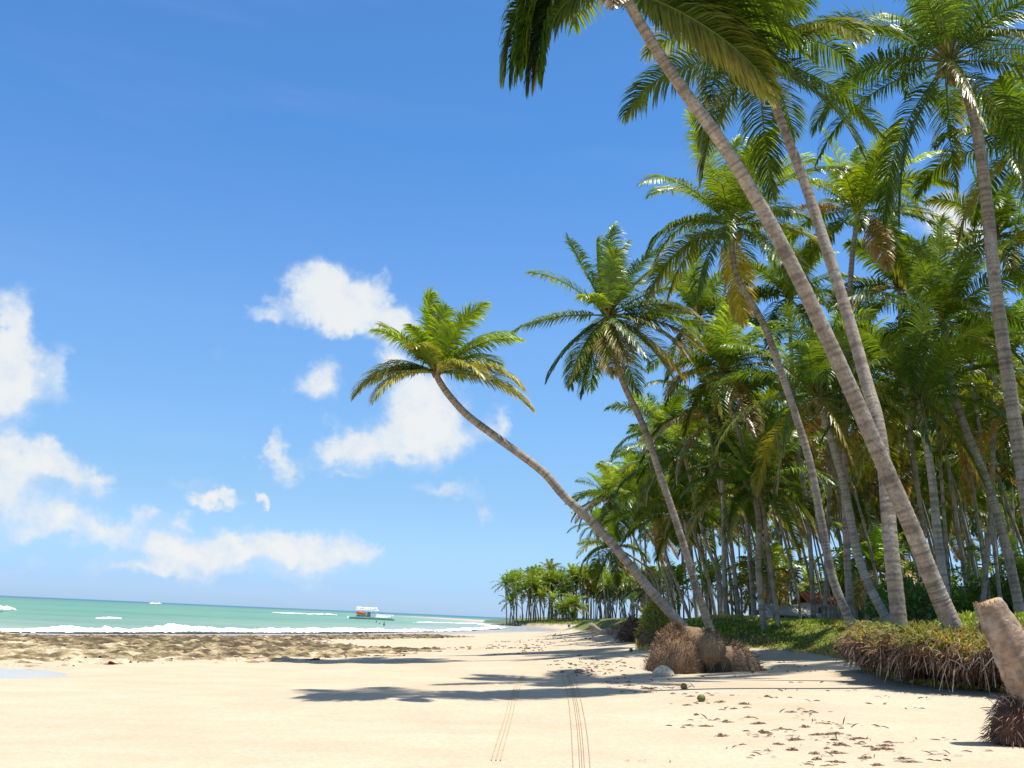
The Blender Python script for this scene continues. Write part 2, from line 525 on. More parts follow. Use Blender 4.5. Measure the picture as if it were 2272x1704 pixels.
surf('surf_foam', [seapt(*p) for p in [(-260, 1392), (0, 1402), (160, 1404), (320, 1404), (480, 1404), (620, 1404), (740, 1404), (860, 1402), (960, 1401), (1040, 1398), (1110, 1395), (1160, 1394)]], .36, 1.8,
     'long white breaking wave along the reef edge', 4)
surf('surf_foam', [seapt(*p) for p in [(900, 1381), (980, 1382), (1050, 1384), (1090, 1388), (1110, 1392)]], .2, 2.2, 'thin white foam curving into the bay', 9, 120)
surf('surf_foam', [seapt(*p) for p in [(215, 1373), (240, 1372), (270, 1374)]], .22, 1.0, 'small whitecap behind the long breaker', 12, 60)
surf('surf_foam', [seapt(*p) for p in [(-60, 1357), (-20, 1356), (34, 1357)]], .7, 1.8, 'white crest at the left of the turquoise water', 14, 60)
surf('surf_foam', [seapt(*p) for p in [(331, 1339.5), (345, 1340), (360, 1341)]], 1.1, 3.5, 'lone bright breaker near the horizon', 15, 60)
surf('surf_foam', [seapt(*p) for p in [(598, 1360), (640, 1361.5), (700, 1363.5), (760, 1367)]], .5, 3.0, 'distant white line of foam left of the boat', 16, 90)

# ------------------------------------------------------------------ reef
REEF = [(-70, 22), (-28, 26.5), (-15.5, 28.3), (-13.6, 28.9), (-12.2, 30.5), (-10.8, 32.5), (-9.3, 33.5), (-8.2, 32.8), (-7.2, 35), (-6.6, 38), (-5.2, 42), (-4.0, 46), (-3.0, 52), (-3.4, 56),
        (-8, 60), (-11.5, 66), (-12, 78), (-7, 92), (-3, 108), (-4, 114), (-11, 110), (-18, 88), (-27, 63), (-45, 54), (-70, 44)]
gx = np.arange(-60, 0, .13); gy = np.concatenate([np.arange(24, 62, .13), np.arange(62, 116, .3)])
GX, GY = np.meshgrid(gx, gy, indexing='ij')
rm = pdist(GX, GY, REEF)
vis = (rm > -.5) & (GX > -.56 * GY - 2)
rz = terrain(GX, GY)
wx = GX + 1.2 * (fbm(GX * .6, GY * .6, oct=3, seed=40) - .5); wy = GY + 1.2 * (fbm(GX * .6 + 7, GY * .6, oct=3, seed=43) - .5)
rid = 1 - np.abs(2 * fbm(wx * .7, wy * 1.3, oct=5, seed=41) - 1) * 2.4
lump = fbm(wx * 2.4, wy * 3.4, oct=4, seed=44)
dens = sstep(-.4, 4.0, rm) * (.4 + .6 * sstep(28, 40, GY))
hgt = (.5 * rid + 1.15 * (lump - .5) - .42 + .40 * dens + .35 * (fbm(GX * .15, GY * .2, oct=2, seed=46) - .5)) * .62
stp = np.floor(hgt / .09) * .09
hgt = np.clip((hgt * .5 + stp * .5) * .5, -.3, .22) + .11 * (fbm(GX * 3.2, GY * 3.2, oct=3, seed=47) - .5)
pale = fbm(wx * 1.6, wy * 2.4, oct=5, seed=50)
rc = ramp(pale + .16 * sstep(42, 30, GY) - .10 * sstep(45, 56, GY), [.30, .42, .5, .6, .72], [(.06, .045, .024), (.115, .087, .045), (.20, .152, .08), (.29, .23, .135), (.46, .39, .275)])
rc = rc * (.60 + .80 * lump)[..., None] * np.array([1.0, .97, .9])
ii = np.arange(GX.size).reshape(GX.shape)
qq = np.stack([ii[:-1, :-1], ii[1:, :-1], ii[1:, 1:], ii[:-1, 1:]], -1).reshape(-1, 4)
ok = (vis & (hgt > -.12)).reshape(-1)[qq].all(1)
used, inv = np.unique(qq[ok], return_inverse=True)
rb = MB(); rb.add(np.stack([GX, GY, rz + hgt], -1).reshape(-1, 3)[used], inv.reshape(-1, 4), rc.reshape(-1, 3)[used])
o = rb.obj('reef_rock', M_ROCK); tag(o, 'low jagged brown reef rock between the sand and the surf', 'reef', kind='stuff')

# ------------------------------------------------------------------ palms
WIND = np.array([.85, .25, 0])
GREEN = np.array([.135, .218, .014]); YOUNG = np.array([.235, .345, .026]); DARK = np.array([.060, .118, .012])
YELLOW = np.array([.37, .335, .045]); BROWN = np.array([.30, .205, .085]); STRAW = np.array([.55, .43, .24])


def frond(rng, P0, az, el, L, grav, wind=.5, nleaf=48, nseg=3, ll=.95, lw=.062, col=GREEN, tip=None, roll=0, n=20, thick=1.0):
    mb = MB()
    d = np.array([math.cos(az) * math.cos(el), math.sin(az) * math.cos(el), math.sin(el)])
    side0 = np.array([math.sin(az), -math.cos(az), 0])
    p = np.array(P0, float); pts, Ts = [p], [d]
    for k in range(n):
        u = k / n
        p = p + d * L / n
        d = d + (np.array([0, 0, -1.0]) * grav * (.25 + 1.3 * u) + WIND * wind * (.15 + 1.1 * u)) / n
        d = d / np.linalg.norm(d)
        pts.append(p); Ts.append(d)
    pts = np.array(pts); Ts = np.array(Ts)
    u = np.linspace(0, 1, n + 1)
    sd = side0[None] - Ts * (Ts @ side0)[:, None]
    sd = norm(sd); nn = np.cross(sd, Ts)
    nn = np.where((nn[:, 2:3] < -2), -nn, nn)
    rl = roll * (.3 + u)[:, None]
    sd, nn = sd * np.cos(rl) + nn * np.sin(rl), nn * np.cos(rl) - sd * np.sin(rl)
    rc = col * .9 + np.array([.09, .08, .01])
    tube(mb, pts, np.interp(u, [0, .12, .5, 1], [.055, .032, .02, .006]) * thick, 4, rc, cap=False)
    m = nleaf
    for sg in (-1, 1):
        uu = np.linspace(.13, .995, m) + (rng.rand(m) - .5) * .8 / m
        uu = np.clip(uu, 0.1, 1)
        Pp = np.stack([np.interp(uu, u, pts[:, k]) for k in range(3)], -1)
        Tt = norm(np.stack([np.interp(uu, u, Ts[:, k]) for k in range(3)], -1))
        Ss = norm(np.stack([np.interp(uu, u, sd[:, k]) for k in range(3)], -1))
        Nn = np.cross(Ss, Tt)
        fwd = np.radians(np.interp(uu, [.1, .5, .9, 1], [14, 34, 52, 75])) + (rng.rand(m) - .5) * .2
        vee = .30 + (rng.rand(m) - .5) * .2
        D = sg * Ss * np.cos(fwd)[:, None] + Tt * np.sin(fwd)[:, None] + Nn * vee[:, None]
        ln = ll * np.interp(uu, [.1, .22, .45, .75, .93, 1], [.45, .85, 1, .85, .5, .34]) * (.82 + .3 * rng.rand(m))
        ln = ln * np.where(vn(uu * 14 + rng.rand() * 50, uu * 0, seed=2) < .14, .3 + .5 * rng.rand(m), 1)
        wd = norm(np.cross(norm(D), Nn + .5 * sg * Ss + .16 * rng.randn(m, 3)))
        c = col[None] * (.72 + .56 * rng.rand(m, 1))
        tc = (c * 1.15 if tip is None else np.clip(np.array(tip)[None] * (.7 + .6 * rng.rand(m, 1)), 0, 1) * sstep(.0, .8, uu)[:, None] + c * (1 - sstep(.0, .8, uu)[:, None]))
        ribbons(mb, Pp, D, ln, lw * (.8 + .4 * rng.rand(m)), 1.1 + .6 * rng.rand(m), nseg, c, wd, tc, push=WIND * (.28 + wind * .3))
    return mb


def crown_specs(rng, n=24, scale=1.0, dead=.25):
    out = []
    a = rng.rand() * 6
    for k in range(n):
        a += 2.39996 + (rng.rand() - .5) * .5
        t = (k + .5) / n                          # 0 youngest .. 1 oldest
        el = math.radians(np.interp(t, [0, .2, .5, .8, 1], [80, 60, 32, -4, -46])) + (rng.rand() - .5) * .3
        L = np.interp(t, [0, .15, .5, 1], [2.4, 3.6, 4.3, 3.9]) * scale * (.88 + .24 * rng.rand())
        g = np.interp(t, [0, .2, .5, 1], [.5, 1.0, 1.75, 1.7]) * (.8 + .4 * rng.rand())
        col, tip = GREEN * (1 - t) + DARK * t, None
        if t < .28:
            col = YOUNG
        r = rng.rand()
        if t > .72:
            if r < dead * .6:
                col, tip = YELLOW * .6 + GREEN * .3, BROWN
            elif r < dead * 1.3:
                col, tip = BROWN, STRAW * .8
            elif r < .55:
                tip = YELLOW
        elif t > .35 and r < dead * .8:
            tip = YELLOW * .9
        col = col * (.85 + .3 * rng.rand())
        out.append(dict(az=a, el=el, L=L, grav=g, col=col, tip=tip, roll=(rng.rand() - .5) * 1.2))
    return out


def heart(mb, rng, r=.2, coco=6):
    """leaf bases and fibre at the top of the trunk"""
    m = 26
    th = rng.rand(m) * 2 * PI
    D = np.stack([np.cos(th) * .5, np.sin(th) * .5, np.ones(m) * (.5 + .8 * rng.rand(m))], -1)
    P = np.stack([np.cos(th) * r * .45, np.sin(th) * r * .45, -.2 + .35 * rng.rand(m)], -1)
    ribbons(mb, P, D, .5 + .4 * rng.rand(m), .13, .4, 2, np.array([.22, .17, .08]) * (.6 + .8 * rng.rand(m, 1)), tipcol=(.16, .15, .05))
    tube(mb, [(0, 0, -.16), (0, 0, .02), (0, 0, .35), (0, 0, .9)], [r * .3, r * .95, r * .6, .02], 8, (.17, .16, .07))


def nut(rng, top, r=.34):
    mb = MB()
    a = rng.rand() * 2 * PI
    c = (top[0] + math.cos(a) * r, top[1] + math.sin(a) * r, top[2] - .3 - .35 * rng.rand())
    g = rng.rand()
    blob(mb, c, (.115, .115, .15), np.array([.13, .16, .03]) * (1 - g) + np.array([.28, .19, .06]) * g, 8, 6, .04)
    return mb


def trunk_mesh(mb, P, r0, r1, sides=10, step=.07, seed=0, flare=1.5, ring=.022, tint=(.30, .255, .195)):
    L = np.linalg.norm(np.diff(np.asarray(P), axis=0), axis=1).sum()
    n = max(int(L / step), 12)
    Q = catmull(P, n)
    h = np.linspace(0, L, n)
    R = np.interp(h / L, [0, .3, .7, .95, 1], [r0, r0 * .82 + r1 * .1, (r0 + r1) * .47, r1, r1 * 1.05])
    R = R * (1 + (flare - 1) * np.exp(-h / .45))
    k = np.arange(n)
    R = R * (1 + ring * np.where(k % 3 == 0, 1, -.3))
    rg = RS(seed)
    lo = fbm(h * .6, h * 0 + seed, oct=3, seed=seed)
    c = np.array(tint)[None] * (.72 + .56 * lo)[:, None] * np.where(rg.rand(n) < .34, .68, 1.08)[:, None]
    c = c * (.9 + .2 * rg.rand(n, 1))
    if sides >= 8:
        A_, H_ = np.meshgrid(np.arange(sides) * 2 * PI / sides, h, indexing='xy')
        mo = fbm(np.cos(A_) * 1.4 + seed, np.sin(A_) * 1.4, H_ * 1.1, 4, seed)[..., None]
        li = sstep(.56, .68, fbm(np.cos(A_) * 1.8, np.sin(A_) * 1.8 + seed, H_ * 2.2, 3, seed + 3))[..., None] * .55
        c = (c[:, None] * (.62 + .76 * mo)) * (1 - li) + np.array([.36, .34, .30]) * li
        c = c.reshape(-1, 3)
    tube(mb, Q, R, sides, c, wob=.05, seed=seed)
    return Q


def axis_frame(t):
    t = norm(np.asarray(t) * .75 + np.array([0, 0, .55]))
    z = Vector(t); x = Vector((1, 0, 0)); x = (x - z * x.dot(z)).normalized(); y = z.cross(x)
    M = np.eye(4); M[:3, 0] = x; M[:3, 1] = y; M[:3, 2] = z
    return M


def hero(label, pix, depth, lean, r0, r1, seed, specs=None, nf=24, scale=1.0, sides=12, flare=1.5, coco=5, nleaf=92, dead=.25, bright=1.0, tint=(.285, .235, .178), cat='palm tree', group=None, step=.05, lw=.053):
    rng = RS(seed)
    m = len(pix)
    P = np.array([at(px, py, depth + lean * (k / (m - 1)) ** 1.5) for k, (px, py) in enumerate(pix)])
    zb = tz(P[0, 0], P[0, 1])
    if P[0, 2] > zb + .05:                       # carry the foot on along its own slope into the soil
        dn = norm(P[0] - P[1]); q_ = P[0].copy()
        for _ in range(60):
            q_ = q_ + dn * .1
            if q_[2] < tz(q_[0], q_[1]) - .2: break
        P = np.vstack([q_, P]); zb = q_[2] + .2
    else:
        P[0, 2] = zb - .25
    base = np.array([P[0, 0], P[0, 1], zb])
    root = empty('palm_tree', base, label, cat, group)
    tb = MB(); Q = trunk_mesh(tb, P - base, r0, r1, sides, step, seed, flare, tint=tint)
    tb.obj('trunk', M_BARK, root)
    top = Q[-1]
    ax = axis_frame(Q[-1] - Q[-8])
    hb = MB(); heart(hb, rng, r1 * 1.25)
    M = ax.copy(); M[:3, 3] = top
    h2 = MB(); h2.merge(hb, M)
    cr = h2.obj('crown', M_LEAF, root)
    for k in range(coco):
        nut(rng, top).obj('coconut', M_HUSK, cr)
    if specs is None:
        specs = crown_specs(rng, nf, scale, dead)
    for sp in specs:
        sp['col'] = np.array(sp['col']) * np.array([bright ** 1.4, bright, 1])
        d = np.array([math.cos(sp['az']) * math.cos(sp['el']), math.sin(sp['az']) * math.cos(sp['el']), math.sin(sp['el'])])
        if not sp.get('world'):
            d = ax[:3, :3] @ d
        az, el = math.atan2(d[1], d[0]), math.asin(max(-1, min(1, d[2])))
        f = frond(rng, top + d * .12, az, el, sp['L'], sp['grav'], sp.get('wind', .5), nleaf, 3, sp.get('ll', 1.08) * min(1, sp['L'] / 3.6 + .12), lw, sp['col'], sp['tip'], sp['roll'])
        fo = f.obj('frond', M_LEAF, cr)
        if sp['tip'] is STRAW_TIP or np.allclose(sp['col'], BROWN, atol=.12) and sp['col'][0] > .2:
            fo['label'] = 'dry brown hanging frond'
    return root


STRAW_TIP = STRAW * .8


def S(az, el, L, grav, col=GREEN, tip=None, roll=0., wind=.5):
    return dict(az=math.radians(az), el=math.radians(el), L=L, grav=grav, col=np.array(col), tip=tip, roll=roll, wind=wind, world=True)


YG = GREEN * .5 + YELLOW * .5
# curved palm leaning out over the sand: fronds placed one by one
sp7 = [S(140, 74, 3.2, .35, YOUNG), S(100, 80, 2.6, .5, YOUNG), S(60, 66, 3.3, .8, GREEN), S(-40, 62, 3.0, .9, YOUNG), S(20, 48, 3.3, .9, GREEN), S(-10, 40, 3.2, 1.0, YOUNG), S(30, 14, 3.4, 1.2, GREEN),
       S(-20, 14, 3.3, 1.6, YG, YELLOW), S(-50, 12, 2.6, 1.5, YG, YELLOW), S(5, 2, 3.6, 1.3, GREEN, STRAW), S(165, 46, 2.9, .8, GREEN, YELLOW), S(205, 40, 2.6, 1.1, YOUNG), S(230, 52, 2.0, 1.2, YOUNG),
       S(170, 14, 3.2, 1.8, GREEN, YELLOW, wind=.1), S(195, 4, 3.1, 1.7, DARK, YELLOW, wind=.1), S(215, -8, 2.8, 1.5, YG, YELLOW, wind=.2), S(150, 22, 2.9, 1.4, GREEN, wind=.2), S(80, 30, 3.2, 1.2, GREEN), S(45, 34, 3.2, 1.0, GREEN), S(250, 30, 2.3, 1.4, GREEN, YELLOW)]
sp6 = [S(168, 62, 3.9, .5, GREEN, roll=.4), S(130, 72, 3.9, .4, GREEN, roll=-.5), S(250, 78, 3.7, .5, YOUNG), S(70, 74, 4.0, .6, GREEN, roll=.6), S(15, 66, 4.0, .7, GREEN, roll=-.4), S(260, 74, 2.6, 1.2, YOUNG), S(15, 55, 4.0, .7, GREEN),
       S(60, 52, 3.8, .9, GREEN), S(-10, 34, 4.0, .9, GREEN), S(10, 12, 4.1, .8, GREEN), S(-25, 16, 4.0, 1.4, DARK, YELLOW), S(-5, 0, 4.2, 1.3, DARK, BROWN), S(-30, -14, 4.1, 1.4, GREEN, BROWN), S(20, -16, 4.2, 1.3, YG, BROWN),
       S(170, 42, 3.9, .9, GREEN, wind=.2), S(185, -2, 4.0, .7, GREEN, wind=.1), S(190, -38, 3.8, 1.0, DARK, wind=.1), S(215, -48, 3.8, .9, GREEN, YELLOW, wind=.2), S(240, -58, 3.8, .8, GREEN, wind=.1), S(265, -52, 3.2, 1.0, YELLOW * .7, STRAW),
       S(285, -44, 2.8, 1.0, YG, STRAW), S(230, 28, 2.2, 1.6, YOUNG), S(300, -30, 3.4, 1.3, DARK), S(330, -34, 3.8, 1.2, DARK, YELLOW), S(150, -60, 3.4, .8, DARK), S(90, 10, 4.0, 1.3, GREEN), S(120, -20, 4.0, 1.3, DARK), S(60, -35, 3.8, 1.0, DARK)]
# big palm whose head is cut by the top edge
sp1 = [S(182, 10, 3.2, 7.0, DARK, wind=.1, roll=.5), S(170, 4, 2.9, 6.0, DARK, wind=.1), S(160, 20, 3.3, 6.5, DARK, BROWN, wind=.15), S(186, 30, 3.5, 7.5, GREEN, wind=.1), S(174, 34, 3.4, 7, DARK, wind=.1), S(178, 22, 3.7, 6.5, GREEN, wind=.25), S(176, 26, 4.1, 6.2, GREEN, wind=.4), S(190, 18, 3.7, 6.5, DARK, wind=.25, roll=-.4), S(168, 30, 4.0, 6.5, DARK, wind=.45), S(166, 14, 3.4, 6, DARK, wind=.3),
       S(250, -38, 1.3, .9, BROWN, STRAW_TIP), S(18, 12, 4.2, 1.7, DARK), S(26, 4, 4.2, 1.5, DARK, YELLOW), S(12, 20, 4.2, 1.8, GREEN), S(22, -6, 4.1, 1.3, GREEN, YELLOW), S(34, 14, 4.2, 1.7, DARK), S(6, 28, 4.2, 1.8, GREEN), S(28, 26, 4.1, 1.7, GREEN),
       S(16, -10, 3.9, 1.1, DARK, YELLOW), S(40, 30, 4.0, 1.6, GREEN), S(110, 40, 3.8, 1.4, GREEN), S(140, 50, 3.6, 1.4, GREEN), S(20, 60, 3.6, 1.2, YOUNG), S(60, 66, 3.4, 1.2, YOUNG), S(24, -2, 3.8, 1.3, DARK), S(32, 6, 4.0, 1.5, DARK), S(0, 40, 3.8, 1.6, GREEN)]

P1 = hero('tallest foreground palm with long curving trunk leaning left, its head cut by the top edge', [(2105, 1372), (2070, 1290), (2018, 1160), (1941, 986), (1859, 801), (1761, 596), (1684, 452), (1602, 318), (1520, 205), (1458, 113), (1402, 20), (1378, -32)],
     21.0, -1.6, .19, .105, 101, sp1, coco=0, sides=16, flare=1.7, step=.045)
hero('palm leaning far out low over the sand with a small bright crown against the clouds', [(1508, 1382), (1449, 1317), (1409, 1268), (1359, 1208), (1310, 1155), (1250, 1099), (1202, 1045), (1107, 974), (1039, 923), (998, 879), (974, 844), (967, 826)],
     36, 0, .178, .112, 107, sp7, coco=0, sides=14, flare=1.35)
hero('palm with full round crown standing alone left of the grove against blue sky', [(1570, 1380), (1548, 1314), (1525, 1235), (1495, 1142), (1465, 1055), (1429, 949), (1383, 850), (1362, 780), (1350, 700)],
     42, -.5, .175, .11, 106, sp6, coco=6, sides=12)
hero('thick straight palm trunk just left of the tallest leaning trunk, brown fronds in its crown', [(1994, 1372), (1975, 1193), (1964, 1056), (1947, 936), (1923, 850), (1880, 698), (1828, 534), (1787, 410), (1736, 277), (1692, 160), (1684, 128)],
     22.6, 3.2, .175, .105, 102, nf=27, scale=1.0, coco=8, sides=14, dead=.14)
hero('palm at the right edge with dark hanging fronds and a clutch of coconuts', [(2335, 1400), (2300, 1230), (2275, 1080), (2250, 925), (2228, 780), (2205, 605), (2190, 455), (2168, 290), (2140, 195), (2105, 135)],
     31, -.3, .24, .15, 103, nf=28, scale=1.36, coco=14, sides=14, dead=.04, bright=.8)
hero('palm with slim bowed trunk and a full drooping crown beside the tallest leaning trunk', [(1886, 1378), (1848, 1284), (1823, 1160), (1797, 1027), (1766, 924), (1735, 832), (1694, 719), (1633, 606), (1622, 500)],
     36, 0, .165, .105, 104, nf=28, scale=1.02, coco=8, dead=.03, bright=1.25)
hero('palm with bright yellow green upright fronds high right of the middle', [(1887, 1366), (1880, 1250), (1875, 1100), (1876, 900), (1884, 700), (1890, 580), (1904, 470)],
     44, 0, .17, .11, 105, nf=25, scale=1.2, coco=6, dead=.2, lw=.07, bright=1.5)
hero('palm in front of the grove with broad crown and double bent trunk', [(1694, 1384), (1683, 1264), (1684, 1165), (1674, 1089), (1661, 1032), (1641, 966), (1615, 883), (1606, 820)],
     50, 0, .165, .11, 108, nf=28, coco=6, nleaf=70, lw=.075)
hero('palm with dark diagonal trunk near the right edge and a spiky open crown', [(2262, 1352), (2236, 1228), (2208, 1125), (2181, 1049), (2143, 953), (2112, 860), (2098, 780), (2095, 712)],
     40, 0, .20, .13, 109, nf=27, scale=1.1, coco=5, nleaf=80)
hero('palm with strongly ringed pale trunk between the leaning trunk and the right edge', [(2102, 1350), (2081, 1193), (2067, 1056), (2047, 936), (2040, 880)], 40, 0, .19, .13, 110, nf=25, scale=1.1, nleaf=64, tint=(.34, .30, .24))
hero('palm with ringed trunk bowed at its foot left of the thick straight trunk', [(1963, 1366), (1927, 1297), (1903, 1228), (1885, 1142), (1868, 1056), (1837, 953), (1815, 880)], 42, 0, .20, .14, 111, nf=26, scale=1.12, nleaf=64, tint=(.34, .30, .24))
MID = [([(1611, 1366), (1606, 1248), (1605, 1115), (1595, 956), (1592, 925)], 55, 'upright grey palm trunk with a shaggy head in the front row of the grove'),
       ([(1601, 1364), (1595, 1281), (1568, 1208), (1548, 1132), (1525, 1036), (1514, 1005)], 62, 'slender palm bending left behind the lone full crowned palm'),
       ([(1676, 1374), (1664, 1248), (1658, 1165), (1641, 1072), (1634, 1040)], 58, 'thin straight palm with bright head low in the front row of the grove'),
       ([(1726, 1380), (1708, 1248), (1694, 1142), (1678, 1075)], 50, 'ringed grey palm with a low head beside the bent trunk palm'),
       ([(1496, 1352), (1475, 1271), (1449, 1201), (1402, 1148), (1382, 1112)], 82, 'leaning palm at the seaward tip of the near grove'),
       ([(1470, 1346), (1455, 1281), (1422, 1248), (1366, 1215)], 92, 'small palm bent almost flat to the left at the end of the near grove'),
       ([(1526, 1360), (1500, 1290), (1479, 1235), (1458, 1150)], 75, 'palm leaning left just behind the low curved palm trunk'),
       ([(1587, 1364), (1568, 1268), (1548, 1208), (1525, 1130)], 66, 'palm with yellowing head leaning left in the middle of the front row'),
       ([(1560, 1360), (1535, 1250), (1505, 1130), (1470, 1040)], 72, 'tall palm showing above the left shoulder of the grove'),
       ([(1478, 1350), (1440, 1270), (1400, 1180), (1352, 1105)], 100, 'palm head marking the left edge of the near grove'),
       ([(1545, 1362), (1530, 1220), (1500, 1050), (1478, 960)], 68, 'dark crowned palm in the gap right of the lone palm trunk'),
       ([(1640, 1370), (1618, 1180), (1575, 960), (1548, 700)], 56, 'tall bright palm rising left of the drooping crown'),
       ([(1806, 1378), (1795, 1180), (1770, 980), (1755, 770), (1750, 660)], 54, 'palm whose head fills the gap left of the tallest leaning trunk'),
       ([(1830, 1372), (1838, 1160), (1842, 960), (1850, 860)], 56, 'straight palm with brown skirt behind the two crossing trunks'),
       ([(2060, 1366), (2048, 1180), (2020, 960), (2000, 800), (1995, 640)], 52, 'palm with arching fronds right of the two crossing trunks'),
       ([(2180, 1350), (2200, 1100), (2206, 850), (2215, 640), (2212, 520)], 46, 'shaggy palm crowding the right edge behind the coconut palm'),
       ([(2310, 1380), (2308, 1000), (2290, 600), (2268, 330)], 36, 'palm half out of frame at the right with hanging fronds')]
for k, (px, dp, lab) in enumerate(MID):
    hero(lab, px, dp, 0, .135, .095, 130 + k, nf=21, scale=1.0, sides=8, coco=0 if dp > 60 else 5, nleaf=66, dead=.12, step=.09, lw=.078)

# headless leaning trunk
P = np.array([at(1446, 1376, 88), at(1430, 1360, 88), at(1402, 1335, 88)])
P[0, 2] = tz(P[0, 0], P[0, 1]) - .2
r_ = empty('palm_tree', P[0], 'short headless dead palm trunk slanting left beyond the grassy tussock', 'dead palm')
b = MB(); trunk_mesh(b, P - P[0], .2, .16, 8, .1, 77, 1.3, tint=(.36, .31, .25)); b.obj('trunk', M_BARK, r_)

# ---- the grove behind: a set of different palms, copied
def build_palm(H, lean, seed, nf, scale, nleaf, lw, dead, r0=.165, r1=.105, sides=8, low=False):
    rng = RS(seed)
    ben = rng.rand() * 1.4 - .3
    P = [(0, 0, -.3)] + [(lean[0] * H * (t ** 1.5) * (1 + ben * (1 - t)), lean[1] * H * t ** 1.5, H * t) for t in (.12, .3, .55, .8, 1)]
    b = MB(); Q = trunk_mesh(b, P, r0, r1, sides, .14 if not low else .4, seed, 1.5, tint=np.array((.29, .25, .195)) * (.8 + .4 * rng.rand()))
    c = MB(); ax = axis_frame(Q[-1] - Q[-4]); top = Q[-1]; hue = (.9 if low else 1) * np.array([.95 + .35 * rng.rand(), 1.0 + .15 * rng.rand(), .9]) * (.85 + .4 * rng.rand())
    M = ax.copy(); M[:3, 3] = top
    hb = MB(); heart(hb, rng, .15); c.merge(hb, M)
    for sp in crown_specs(rng, nf, scale, dead):
        d = ax[:3, :3] @ np.array([math.cos(sp['az']) * math.cos(sp['el']), math.sin(sp['az']) * math.cos(sp['el']), math.sin(sp['el'])])
        c.merge(frond(rng, top + d * .1, math.atan2(d[1], d[0]), math.asin(d[2]), sp['L'], sp['grav'], .5, nleaf, 2 if low else 3, 1.05 * min(1, sp['L'] / 3.6 + .1), lw, sp['col'] * hue, sp['tip'], sp['roll'], n=8 if low else 14))
    return b.mesh('trunk', M_BARK), c.mesh('crown', M_LEAF)


def put_palm(meshes, x, y, rz, sc, label, group, first=None):
    root = empty('palm_tree', (x, y, tz(x, y)), label, 'palm tree', group)
    root.rotation_euler = (0, 0, rz); root.scale = (sc,) * 3
    link('trunk', meshes[0], root); link('crown', meshes[1], root)
    return root


rng = RS(55)
kinds = [build_palm(11.5 + 4 * rng.rand(), (-.22 * rng.rand() - .02, .16 * (rng.rand() - .5)), 300 + k, 17, 1.02, 54, .082, .24, .115, .085) for k in range(12)]
taken = [at(p[0][0], 1370, d)[:2] for p, d, _ in MID]
cnt = 0
cand = []
for _ in range(9000):
    y = 26 + 112 * rng.rand() ** 1.15; x = 6 + .56 * y * rng.rand() * 1.06
    if x > .545 * y + 2: continue
    cand.append((x, y))
cd = np.array(cand)
ee = pdist(cd[:, 0], cd[:, 1], TREES)
for (x, y), e in zip(cand, ee):
    if cnt >= 158: break
    lim = 4.6 if y > 60 else 4.2
    if e < lim: continue
    if y < 34 and x < 12: continue
    pxq = CX + x / y * FPX
    if y < np.interp(pxq, [1300, 1440, 1700, 1800, 1950, 2100, 2300], [60, 84, 78, 66, 56, 46, 40]): continue
    if y < 70 and any(abs(CX + x / y * FPX - c_) < 9 for c_ in (1742, 1836)): continue
    if any((x - a) ** 2 + (y - b_) ** 2 < (2.2 if y < 80 else 2.5) ** 2 for a, b_ in taken): continue
    taken.append((x, y))
    put_palm(kinds[cnt % 12], x, y, (rng.rand() - .5) * 1.2, (.8 + .3 * rng.rand()) * (.86 if y < 48 else 1), 'tall coconut palm standing inside the dense shaded grove behind the front row', 'palms inside the grove')
    cnt += 1
print('grove palms', cnt)
# young palms with fronds near the ground
yk = [build_palm(1.2 + 2.2 * rng.rand(), (-.05, 0), 340 + k, 15, .72, 26, .09, .5, .14, .1) for k in range(4)]
for k in range(24):
    for _ in range(60):
        y = 44 + 70 * rng.rand(); x = 9 + .5 * y * rng.rand()
        if y < np.interp(CX + x / y * FPX, [1400, 1700, 1800, 2000, 2200], [84, 74, 66, 54, 44]): continue
        if y < 80 and 1780 < CX + x / y * FPX < 1900: continue
        if x < .53 * y and pdist(np.array([x]), np.array([y]), TREES)[0] > 3: break
    put_palm(yk[k % 4], x, y, rng.rand() * 2 - 1, .8 + .6 * rng.rand(), 'short young palm with bright fronds low among the grove trunks', 'young palms in the grove')

# ---- far grove across the bay
fk_ = [build_palm(7.5 + 6.5 * rng.rand(), (.34 * rng.rand() - .22, 0), 360 + k, 20, 1.12, 16, .24, .3, .2, .16, 5, True) for k in range(7)]
n = 0
for k in range(400):
    if n >= 104: break
    x = 2.0 + 46 * rng.rand(); y = 316 + 38 * rng.rand() ** 1.3 - x * .35
    if n == 0: x, y = 1.6, 322
    if n == 1: x, y = 3.4, 324
    put_palm(fk_[n % 7], x, y, (rng.rand() - .5) * 1.4, .82 + .32 * rng.rand() if n != 6 else 1.25, 'small far palm in the distant row beyond the bay', 'distant palms across the bay')
    n += 1
for k in range(6):
    put_palm(yk[k % 4], 14 + 8 * rng.rand(), 306 + 4 * rng.rand(), rng.rand(), 1.2 + .4 * rng.rand(), 'low bushy young palm in front of the distant palm row', 'young palms across the bay')

# ------------------------------------------------------------------ bank: overhanging lip, grass, hanging roots
EDGE = np.array(TREES[1:16], float)
def edge_pts(i0, i1, n):
    P = catmull([(a, b, 0) for a, b in TREES[i0:i1 + 1]], n)[:, :2]
    T = norm(np.gradient(P, axis=0)); O = np.stack([-T[:, 1], T[:, 0]], -1)
    # outward = toward the open sand
    test = pdist(P[:, 0] + O[:, 0] * .5, P[:, 1] + O[:, 1] * .5, TREES)
    O = np.where((test > 0)[:, None], -O, O)
    return P, O


